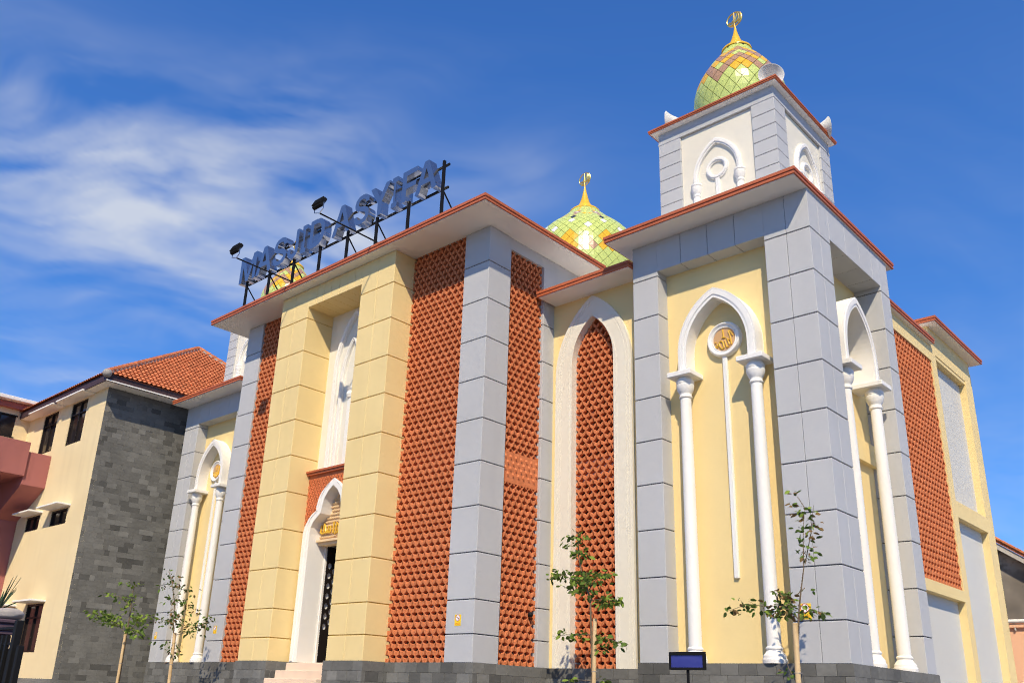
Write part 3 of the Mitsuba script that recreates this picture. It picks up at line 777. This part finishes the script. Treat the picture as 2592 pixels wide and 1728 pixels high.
bs = thing('blue_sign', 'small blank blue panel in a black frame on a thin post before the right tower', 'sign')
obj('frame', extr(sbox(-9.735, 2.265, -8.965, 2.595).difference(sbox(-9.70, 2.31, -9.0, 2.535)), 15.56, 15.64), 'black_metal', bs)
obj('panel', box(-9.71, -8.99, 15.58, 15.62, 2.30, 2.545), 'sign_blue', bs)
obj('post', box(-9.375, -9.335, 15.60, 15.64, 0, 2.27), 'black_metal', bs)

# ================= neighbour with the stone clad side and tiled hip roof
NB = thing('neighbour_house', 'three storey pale yellow house with dark stone clad side wall and orange tiled hip roof', 'house')
XN, YN = -34.6, 13.96
WIN = [(-37.93, -36.39, 10.95, 12.80), (-40.85, -39.33, 10.98, 12.80), (-37.83, -36.25, 7.54, 8.17), (-40.40, -38.98, 7.56, 8.17), (-38.37, -36.72, 2.66, 4.48), (-41.4, -39.6, 2.66, 4.4)]
hp = sbox(-46, 1.72, XN, 12.93).difference(shapely.union_all([sbox(a, c, b, d) for a, b, c, d in WIN]))
obj('wall', cat_([extr(hp, YN, YN + .22), box(-46, XN - .02, YN + .5, 25.2, 0, 12.93)]), 'house_yellow', NB)
obj('base_course', box(-46, XN - .01, YN - .03, YN + .5, 0, 1.72), 'andesite_d', NB)
for n, (a, b, c, d) in enumerate(WIN):
    w = obj('window', extr(sbox(a, c, b, d).difference(sbox(a + .07, c + .07, b - .07, d - .07)), YN + .03, YN + .12), 'dark_frame', NB)
    cols = 2; bars = [sbox((a + b) / 2 - .035, c, (a + b) / 2 + .035, d)]
    if d - c > 1:
        bars.append(sbox(a, d - .55, b, d - .49))
    obj('mullion', extr(shapely.union_all(bars).intersection(sbox(a + .07, c + .07, b - .07, d - .07)), YN + .04, YN + .11), 'dark_frame', w)
    obj('pane', box(a + .05, b - .05, YN + .10, YN + .13, c + .05, d - .05), 'tinted_glass', w)
for a, b, z in ((-38.45, -35.80, 12.86), (-41.4, -38.76, 12.86)):
    obj('canopy', box(a, b, 13.42, YN + .1, z, z + .07, .01), 'white_paint', NB)
for a, b, z in ((-38.05, -36.02, 8.22), (-40.62, -38.78, 8.22), (-38.45, -36.6, 4.52), (-41.5, -39.5, 4.45)):
    obj('canopy', box(a, b, 13.40, YN + .1, z, z + .07, .01), 'white_paint', NB)
sw = obj('stone_wall', box(XN - .3, XN - .015, YN + .005, 25.2, 0, 12.93), 'stone_joint', NB, label='side wall clad in dark grey stone tiles')
stones = []
r2 = random.Random(5)
z, j = 12.90, 0
while z > .9:
    u = YN + .003 - (r2.uniform(.1, .3) if j else 0)
    while u < 25.0:
        w = r2.choice((.40, .40, .40, .20, .30))
        u0, u1 = max(u, YN + .003), min(u + w, 25.1)
        if u1 - u0 > .04:
            e = r2.choice((0, .002, .004, .010)) + r2.uniform(0, .004)
            stones.append((u0, box(XN - .02, XN + e, u0 + .002, u1 - .002, z - .198, z - .001), r2.choice(STONES + ['andesite_c', 'andesite_c', 'andesite_d'])))
        u += w
    z -= .20; j += 1
stones.sort(key=lambda t: t[0])
for u0, m, mat in stones[:300]:
    obj('stone_tile', m, mat, sw)
for mat in sorted(set(STONES)):
    obj('stone_tiles', cat_([m for _, m, k in stones[300:] if k == mat]), mat, sw, kind='stuff')
XE, YE, ZE, YF = -33.85, 13.49, 13.20, 25.49
AP = np.array([XE - 4.7, (YE + YF) / 2, ZE + 4.06])
obj('soffit', box(-46, XE + .02, YE + .02, YF - .02, 12.90, 12.95), 'white_paint', NB)
obj('fascia', extr_z(sbox(-46, YE, XE, YF).difference(sbox(-47, YE + .05, XE - .05, YF - .05)), 12.89, 13.17), 'dark_fascia', NB)


def tiled_slope(a, b, top_a, top_b, pitch=.205, course=.25):
    """interlocking clay tiles: wavy across, stepped up the slope; eave a-b, upper edge top_a-top_b"""
    a, b, ta, tb = (np.array(p, float) for p in (a, b, top_a, top_b))
    ex = (b - a) / np.linalg.norm(b - a); up = (ta - a) - ex * ((ta - a) @ ex); H = np.linalg.norm(up); up /= H; nrm = np.cross(ex, up)
    if nrm[2] < 0: nrm = -nrm
    L = np.linalg.norm(b - a); la, lb = (ta - a) @ ex, (tb - a) @ ex
    V, F = [], []
    rows = int(H / course) + 1
    for i in range(rows):
        for q in range(2):
            hgt = min((i + q) * course, H) - (0 if q else .02); t = np.clip(hgt / H, 0, 1); s0, s1 = la * t, L + (lb - L) * t
            n0, n1 = math.floor(s0 / pitch * 5), math.ceil(s1 / pitch * 5)
            for k in range(int(L / pitch * 5) + 2):
                u = np.clip(k * pitch / 5, s0, s1); w = math.cos((k % 5) / 5 * 2 * math.pi + (i % 2) * math.pi * 0)
                V.append(a + ex * u + up * hgt + nrm * (.055 * (1 - q) + .026 * w + .02))
        nk = int(L / pitch * 5) + 2; o = 2 * i * nk
        for k in range(nk - 1):
            F += [[o + k, o + k + 1, o + nk + k + 1], [o + k, o + nk + k + 1, o + nk + k]]
            if i:
                F += [[o - nk + k, o - nk + k + 1, o + k + 1], [o - nk + k, o + k + 1, o + k]]
    return trimesh.Trimesh(np.array(V), np.array(F), process=False)


E0, E1, E2 = (XE + .04, YE - .04, ZE - .02), (XE + .04, YF + .04, ZE - .02), (-46, YE - .04, ZE - .02)
rf = obj('roof', cat_([trimesh.Trimesh([E0, E1, AP], [[0, 1, 2]], process=False), trimesh.Trimesh([E2, E0, AP, (-46, AP[1], AP[2])], [[0, 1, 2], [0, 2, 3]], process=False), trimesh.Trimesh([(-46, YF + .04, ZE), E1, AP, (-46, AP[1], AP[2])], [[0, 2, 1], [0, 3, 2]], process=False)]), 'roof_tile', NB, label='orange clay tile hip roof')
obj('roof_tiles', cat_([tiled_slope(E0, E1, AP, AP), tiled_slope(E2, E0, (-46, AP[1], AP[2]), AP)]), 'roof_tile', rf, kind='stuff')
def ridge(p, q):
    p, q = np.array(p), np.array(q); n = int(np.linalg.norm(q - p) / .33); ms = []
    for i in range(n):
        a, b = p + (q - p) * i / n, p + (q - p) * (i + 1.08) / n
        ms.append(tube([a + [0, 0, .05], b + [0, 0, .05]], .13, 10, .11))
    return cat_(ms)
obj('ridge_tiles', cat_([ridge(E0, AP), ridge(E1, AP), ridge((-46, AP[1], AP[2]), AP)]), 'roof_tile', rf, smooth=40, kind='stuff')
obj('ridge_mortar', cat_([tube([np.array(E0) + [0, 0, .0], AP + [0, 0, .0]], .13, 8), tube([np.array(E1), AP], .13, 8), trimesh.creation.icosphere(2, .18).apply_translation(np.array(E0) + [-.05, .05, .02])]), 'pebble_grey', rf)

# ================= pink building on the far left
PK = thing('pink_building', 'dusty pink building with balcony, cut off by the left edge of the photo', 'house')
obj('wall', cat_([box(-50, -42.6, 2, 24, 0, 11.95), box(-50, -42.61, 2, 24, 13.02, 13.3), box(-50, -42.63, 13.35, 13.96, 11.9, 13.1)]), 'house_yellow', PK)
obj('window_band', box(-50, -42.7, 2, 13.6, 11.9, 13.05), 'dark_glass', PK)
obj('window_frame', extr_x(sbox(3, 11.95, 13.4, 13.03).difference(shapely.union_all([sbox(y, 12.02, y + 1.1, 12.97) for y in np.arange(3.1, 13, 1.2)])), -42.68, -42.6), 'dark_frame', PK)
obj('fascia', box(-50, -42.35, 2, 22, 13.28, 13.52), 'pink_paint', PK, label='reddish roof fascia')
obj('roof', box(-50, -42.0, 2, 22, 13.55, 13.72, .02), 'white_paint', PK)
obj('balcony', cat_([box(-42.6, -39.05, 4, 13.0, 9.62, 9.78), box(-39.2, -39.0, 4, 13.0, 9.64, 11.07)]), 'pink_paint', PK)
obj('side_wall', extr(Polygon([(-42.6, 0), (-41.47, 0), (-41.45, 8.12), (-39.1, 9.30), (-39.1, 10.70), (-42.6, 10.72)]), 13.0, 13.955), 'pink_paint', PK, label='pink bracket wall stepping down against the yellow house')
obj('lower_wall', box(-42.6, -41.6, 4, 13.0, 0, 8.0), 'pink_paint', PK)

# ================= old house far right
OH = thing('old_house', 'weathered old house with stained gable and tiled roof at the far right edge', 'house')
ga = Polygon([(-18, 0), (-3.5, 0), (-3.5, 3.9), (-12.5, 10.45), (-18, 6.4)])
obj('gable_wall', extr(ga.intersection(sbox(-20, 5.05, 0, 12)), 38.0, 38.4), 'old_plaster', OH, label='blackened plaster gable')
obj('lower_wall', extr(ga.intersection(sbox(-20, 0, 0, 5.05)), 38.0, 38.4), 'peach_paint', OH)
obj('bargeboard', extr(Polygon([(-12.5, 10.48), (-12.5, 10.24), (-3.2, 3.48), (-3.2, 3.72)]), 37.55, 37.62), 'old_board', OH)
obj('roof', cat_([extr(Polygon([(-12.5, 10.62), (-12.5, 10.50), (-3.0, 3.58), (-3.0, 3.70)]), 37.5, 46), extr(Polygon([(-12.5, 10.62), (-12.5, 10.50), (-19, 5.75), (-19, 5.87)]), 37.5, 46)]), 'roof_tile', OH)
obj('verge_tiles', cat_([tube([(-12.5 + 9.5 * t, 37.5, 10.66 - 6.92 * t), (-12.5 + 9.5 * (t + .024), 37.5, 10.66 - 6.92 * (t + .024))], .07, 8, .055) for t in np.arange(0, .98, .0235)]), 'roof_tile', OH, kind='stuff')
obj('gutter', tube([(-18, 37.86, 5.02), (-3.4, 37.86, 5.02)], .07, 10), 'white_paint', OH, smooth=40)
obj('downpipe', tube([(-8.82, 37.92, 5.10), (-8.82, 37.92, 4.70)], .035, 8), 'old_board', OH)
obj('ledge', box(-18, -3.5, 37.88, 38.0, 4.80, 4.93), 'peach_paint', OH)

# ================= gate, pillar and pot plant at lower left
GT_ = thing('gate', 'black steel gate with upright bars at the lower left edge', 'gate')
obj('post', box(-13.94, -13.84, 4.95, 5.05, 0, 2.42, .008), 'black_metal', GT_)
obj('panel', box(-16.5, -13.62, 5.0, 5.03, 0, 2.03), 'black_metal', GT_)
obj('post', box(-13.70, -13.62, 4.96, 5.04, 0, 2.07, .008), 'black_metal', GT_)
for z_ in (2.30, 2.08):
    obj('rail', box(-16.5, -13.84, 4.97, 5.03, z_, z_ + .035), 'black_metal', GT_)
for i in range(13):
    obj('bar', box(-14.17 - .165 * i, -14.11 - .165 * i, 4.955, 4.995, 0, 2.22), 'black_metal', GT_)
GP = thing('gate_pillar', 'purple-brown stone gate pillar with a flared cap behind the black gate', 'pillar')
obj('shaft', box(-15.82, -15.48, 5.16, 5.50, 0, 2.28, .02), 'purple_stone', GP)
obj('cap', cat_([box(-15.86, -15.42, 5.13, 5.53, 2.28, 2.34, .01), box(-15.89, -15.39, 5.10, 5.56, 2.34, 2.45, .02), box(-15.86, -15.36, 5.13, 5.6, 2.45, 2.51, .015)]), 'purple_stone', GP)
st_ = trimesh.creation.icosphere(3, 1.0); v = np.array(st_.vertices); v *= (1 + .12 * (meshkit.noise(v * 2.2, 3) - .5))[:, None] * np.array([.25, .24, .105])
st_.vertices = v + np.array([-15.62, 5.42, 2.595])
obj('boulder', st_, 'pebble_grey', None, smooth=True, label='rounded pale grey boulder lying on the gate pillar', cat='stone')
ob = thing('orange_box', 'orange box at the left edge behind the gate bars', 'box')
obj('body', box(-16.0, -15.60, 5.12, 5.4, 1.4, 2.26, .03), 'orange_paint', ob); obj('lid', box(-16.02, -15.585, 5.10, 5.42, 2.262, 2.29, .01), 'orange_paint', ob)
ag = thing('agave', 'spiky dark green agave on the gate pillar at the left edge', 'plant')
AB = np.array([-16.12, 5.42, 2.62])
obj('pot', lathe([(0, 0), (.13, 0), (.17, 2.4), (.18, 2.52), (.15, 2.52), (.14, 2.48), (0, 2.48)], 20, (AB[0], AB[1], 0)), 'purple_stone', ag, smooth=40)
for i in range(22):
    a = i * 2.4 + .3; el = .35 + .95 * ((i * .618) % 1); L = .50 + .2 * ((i * .37) % 1)
    dx = np.array([math.cos(a) * math.cos(el), math.sin(a) * math.cos(el), math.sin(el)]); sd = np.cross(dx, [0, 0, 1]); sd /= np.linalg.norm(sd)
    V, F = [], []
    for k in range(7):
        t = k / 6; p = AB + dx * L * t - np.array([0, 0, .10 * t * t * math.cos(el)]); w = .026 * (1 - t) ** .6 * (1 if k else .7)
        V += [p - sd * w + [0, 0, .012], p - [0, 0, .006], p + sd * w + [0, 0, .012]]
    for k in range(6):
        o = 3 * k
        F += [[o, o + 1, o + 4], [o, o + 4, o + 3], [o + 1, o + 2, o + 5], [o + 1, o + 5, o + 4]]
    obj('leaf', trimesh.Trimesh(np.array(V), np.array(F), process=False), 'agave_green', ag)

# ================= saplings
SAP = {"s4":{"y":15.5,"branches":[[[-7.13,2.05],[-7.01,3.13],[-6.95,3.5],[-6.84,4.01]],[[-6.84,4.01],[-6.8,4.56],[-6.73,5.09]],[[-6.81,4.08],[-6.65,4.61],[-6.55,5.12]],[[-7.01,3.13],[-7.26,3.38],[-7.63,3.37],[-7.95,3.43],[-8.38,3.31]],[[-7.0,3.17],[-6.74,3.29],[-6.5,3.2]],[[-7.01,3.55],[-6.95,3.7]],[[-6.73,5.09],[-6.9,5.4]],[[-7.13,2.05],[-7.29,2.32],[-7.33,2.41]],[[-7.38,3.32],[-7.33,3.63]]],"clusters":[[-6.71,4.99,0.17,0.14,12],[-6.74,4.67,0.19,0.19,14],[-6.75,4.25,0.14,0.16,12],[-6.56,4.77,0.11,0.14,6],[-7.21,3.38,0.17,0.25,34],[-7.41,3.27,0.15,0.18,18],[-7.73,3.37,0.18,0.14,10],[-8.08,3.39,0.15,0.16,9],[-8.35,3.32,0.08,0.07,3],[-6.77,3.23,0.14,0.11,16],[-6.54,3.2,0.07,0.06,6],[-6.9,5.4,0.07,0.05,3],[-6.98,5.17,0.05,0.05,4],[-6.85,3.61,0.03,0.04,1],[-7.44,3.59,0.07,0.09,6],[-7.3,2.24,0.09,0.13,5],[-6.97,3.68,0.02,0.04,1]],"stake":[[-7.06,3.04],[-7.08,2.05]]},"s3":{"y":15.6,"branches":[[[-11.62,1.99],[-11.64,2.95],[-11.67,3.69],[-11.77,3.98],[-11.91,4.3],[-11.99,4.64],[-12.0,5.16]],[[-11.68,3.8],[-12.19,4.14],[-12.62,4.3],[-12.98,4.25]],[[-11.66,3.67],[-11.33,3.66],[-10.96,3.62],[-10.71,3.57]],[[-11.68,3.91],[-11.44,4.09],[-11.11,4.2]],[[-11.64,2.95],[-11.98,2.98],[-12.49,2.97],[-12.75,2.91]],[[-11.63,2.78],[-11.28,2.9],[-10.92,2.78],[-10.7,2.75]],[[-11.6,2.03],[-12.03,2.06]],[[-11.55,2.05],[-11.32,2.13]]],"clusters":[[-11.97,5.04,0.17,0.11,12],[-12.17,4.9,0.23,0.09,14],[-11.94,4.68,0.15,0.11,14],[-12.23,5.08,0.09,0.05,4],[-11.77,4.62,0.06,0.07,4],[-12.57,4.29,0.23,0.11,22],[-12.95,4.25,0.09,0.07,5],[-12.53,4.02,0.09,0.04,3],[-11.99,4.19,0.25,0.13,34],[-12.07,3.95,0.2,0.11,22],[-11.79,3.81,0.14,0.13,12],[-11.44,4.09,0.19,0.15,24],[-11.17,4.16,0.16,0.11,14],[-11.17,3.63,0.26,0.13,34],[-10.76,3.59,0.08,0.06,6],[-12.46,2.99,0.17,0.11,12],[-11.96,2.94,0.14,0.13,16],[-11.28,2.88,0.16,0.12,20],[-11.31,2.68,0.13,0.08,8],[-10.9,2.75,0.1,0.08,9],[-10.72,2.75,0.04,0.03,2],[-12.14,2.04,0.16,0.04,5],[-11.32,2.07,0.08,0.08,5],[-11.71,4.02,0.11,0.13,8]],"stake":[[-11.51,3.28],[-11.54,1.99]]},"s1":{"y":13.0,"branches":[[[-27.35,3.13],[-27.35,3.78],[-27.44,4.28],[-27.3,4.57]],[[-27.38,3.08],[-27.93,3.34],[-28.73,3.55],[-29.63,3.76]],[[-27.29,3.11],[-26.85,3.36],[-26.35,3.54],[-25.8,3.57]],[[-27.31,3.15],[-26.66,3.09],[-26.25,3.02]],[[-27.38,3.87],[-28.07,4.22],[-28.45,4.28]]],"clusters":[[-27.48,4.55,0.35,0.07,14],[-28.24,4.26,0.36,0.07,14],[-27.72,4.11,0.3,0.09,14],[-27.22,4.22,0.15,0.07,6],[-27.38,3.87,0.25,0.14,12],[-29.55,3.83,0.33,0.07,10],[-29.26,3.66,0.43,0.1,26],[-28.55,3.61,0.37,0.12,30],[-27.93,3.48,0.36,0.18,36],[-28.75,3.46,0.32,0.09,14],[-27.09,3.48,0.2,0.07,6],[-26.44,3.55,0.24,0.11,18],[-26.06,3.53,0.28,0.05,8],[-26.57,3.37,0.24,0.04,8],[-26.94,3.21,0.34,0.08,18],[-26.55,3.07,0.28,0.11,20],[-26.29,3.0,0.14,0.04,6]],"stake":[[-27.32,3.13],[-27.32,1.65]]},"s2":{"y":13.6,"branches":[[[-25.4,1.7],[-25.51,2.26],[-25.56,2.9],[-25.64,3.23],[-25.82,4.0],[-26.19,4.65],[-26.48,4.98]],[[-25.6,3.01],[-25.42,3.37],[-25.37,4.2]],[[-25.5,3.05],[-24.83,3.14],[-24.36,3.3],[-23.9,3.44]],[[-25.68,3.34],[-25.92,3.52],[-26.85,3.54]],[[-26.05,4.5],[-25.37,4.36]],[[-25.84,4.07],[-25.5,3.9]]],"clusters":[[-26.64,5.04,0.14,0.1,3],[-26.4,4.73,0.19,0.14,8],[-26.0,4.77,0.23,0.09,8],[-26.7,4.49,0.19,0.09,6],[-26.02,4.55,0.28,0.12,12],[-25.52,4.41,0.27,0.11,14],[-26.05,4.23,0.12,0.03,2],[-25.83,4.09,0.27,0.11,14],[-25.55,3.92,0.18,0.09,8],[-25.32,4.2,0.13,0.09,5],[-25.03,3.97,0.26,0.15,14],[-25.2,3.67,0.35,0.13,18],[-25.02,3.77,0.18,0.11,8],[-26.65,3.5,0.28,0.08,14],[-26.06,3.54,0.32,0.1,18],[-25.78,3.38,0.36,0.11,22],[-25.09,3.45,0.26,0.13,12],[-24.85,3.23,0.3,0.13,18],[-24.76,3.08,0.26,0.09,14],[-24.44,3.28,0.25,0.11,14],[-24.16,3.32,0.21,0.08,14],[-23.95,3.46,0.17,0.11,10],[-24.75,4.17,0.09,0.03,2],[-25.63,2.77,0.31,0.13,18],[-25.48,2.58,0.22,0.13,14],[-25.46,2.37,0.13,0.13,6]],"stake":[[-25.43,3.11],[-25.33,1.71]]},"s1twig":[[-27.68,1.95],[-27.69,1.65]]}
def leaf(L=1.0):
    V, F = [], []
    n = 5
    for k in range(n + 1):
        t = k / n; w = .33 * math.sin(math.pi * min(1, t * .96 + .02)) ** .8 * (1 - .25 * t)
        zc = -.12 * t * t
        V += [[t, -w, zc + .10 * w], [t, 0, zc], [t, w, zc + .10 * w]]
    for k in range(n):
        o = 3 * k
        F += [[o, o + 3, o + 4], [o, o + 4, o + 1], [o + 1, o + 4, o + 5], [o + 1, o + 5, o + 2]]
    return trimesh.Trimesh(np.array(V), np.array(F), process=False)


LEAF = leaf()
LP = {}


def sapling(key, label, size, mats, single, depth=.45, dens=1.6):
    d = SAP[key]; y = d['y']; r = random.Random(hash_(key))
    t = thing('sapling', label, 'tree', 'young staked trees in front of the buildings')
    br = d['branches']; x0, z0 = br[0][0]
    def smooth_path(b, y0=0.0, bend=0.0):
        pts = np.array(b, float)
        q = np.stack([pts[:, 0], np.full(len(pts), y), pts[:, 1]], 1)
        q[:, 1] += np.linspace(y0, y0 + bend, len(q)); return q
    tr = smooth_path(br[0]); tr = np.vstack([[tr[0, 0] + .02, y + .02, 0.0], tr])
    obj('trunk', tube(tr, .026, 8, .010), 'bark', t, smooth=60)
    bends = []
    for b in br[1:]:
        bend = r.uniform(-depth, depth) * .6; bends.append((np.array(b), bend))
        obj('branch', tube(smooth_path(b, 0, bend), .010, 6, .004), 'bark', t, smooth=60)
    group = []
    for (cx, cz, rx, rz, n) in d['clusters']:
        # the depth of the branch that carries the cluster
        bd = min(((np.min(np.hypot(b[:, 0] - cx, b[:, 1] - cz)), b, bend) for b, bend in bends), key=lambda q: q[0], default=(9, None, 0))
        yo = 0.0
        if bd[1] is not None and bd[0] < .5:
            k = int(np.argmin(np.hypot(bd[1][:, 0] - cx, bd[1][:, 1] - cz))); yo = bd[2] * k / max(len(bd[1]) - 1, 1)
        for _ in range(int(n * dens)):
            a, q = r.uniform(0, 6.283), math.sqrt(r.random())
            p = np.array([cx + rx * q * math.cos(a), y + yo + r.gauss(0, .5) * max(rx, .08), cz + rz * q * math.sin(a)])
            out = p - np.array([cx, y + yo, cz - .6 * rz]); out /= max(np.linalg.norm(out), 1e-6)
            az, el = math.atan2(out[1] + r.gauss(0, .5), out[0] + r.gauss(0, .5)), r.gauss(-.25, .5)
            group.append((p, math.degrees(az), math.degrees(el), r.uniform(-70, 70), size * r.uniform(.7, 1.2), r.choices(range(len(mats)), [m[1] for m in mats])[0]))
    left = {}
    for i, (p, az, el, ro, s, mi_) in enumerate(group):
        mw = T().translate(p.tolist()).rotate([0, 0, 1], az).rotate([0, 1, 0], -el).rotate([1, 0, 0], ro).scale(s)
        mat = mats[mi_][0]
        if single and i < 300:
            if mat not in LP:
                LP[mat] = mikit.ply(LEAF, mat, smooth=True)
            obj('leaf', {**LP[mat], 'to_world': mw}, None, t)
        else:
            m = LEAF.copy(); m.apply_transform(np.array(mw.matrix)); left.setdefault(mat, []).append(m)
    for mat, ms in left.items():
        obj('leaves', cat_(ms), mat, t, smooth=True, kind='stuff')
    return t


def hash_(s):
    return sum(ord(c) * (i + 3) for i, c in enumerate(s))


def stake(key, label, rr, dy=-.05):
    (xa, za), (xb, zb) = SAP[key]['stake']; y = SAP[key]['y'] + dy
    k = (xa - xb) / (za - zb); xg = xb - k * zb
    s = thing('bamboo_stake', label, 'stake', 'stakes tied to the young trees')
    prof = []; z = 0.0; H = za
    while z < H:
        e = min(z + .38, H); prof += [(rr, z), (rr * .97, z + .02), (rr * .95, (z + e) / 2), (rr * .98, e - .02), (rr * 1.08, e)]; z = e
    m = lathe([(0, 0)] + prof + [(rr * .6, H), (rr * .6, H - .05), (0, H - .05)], 14)
    v = np.array(m.vertices); v[:, 0] += xg + k * v[:, 2]; v[:, 1] += y; m.vertices = v
    obj('cane', m, 'bamboo', s, smooth=40)
    zt = 2.22 if za > 2.6 else 2.0
    ring = trimesh.creation.torus(rr + .014, .008, major_sections=18, minor_sections=6); ring.apply_translation((xg + k * zt, y + .02, zt))
    obj('tie', ring, 'pebble_grey', s)


sapling('s4', 'sapling with drooping reddish-green leaves before the corner of the right tower', .11, [('leaf_dark', 3), ('leaf_mid', 4), ('leaf_red', 4), ('leaf_light', 2)], True, dens=2.4)
sapling('s3', 'bushy green sapling before the tall pointed lattice window', .125, [('leaf_dark', 3), ('leaf_mid', 4), ('leaf_light', 3)], True, dens=1.9)
sapling('s1', 'bright green sapling before the dark stone clad wall', .13, [('leaf_mid', 4), ('leaf_light', 5), ('leaf_dark', 1)], False)
sapling('s2', 'thin airy sapling before the grey pilaster of the left tower', .11, [('leaf_dark', 6), ('leaf_mid', 3), ('leaf_red', 2)], False)
stake('s4', 'bamboo stake beside the sapling at the right tower corner', .05)
stake('s3', 'bamboo stake beside the sapling at the pointed window', .045)
stake('s1', 'bamboo stake beside the sapling at the stone clad wall', .045)
stake('s2', 'brown stake beside the sapling at the left tower', .05)
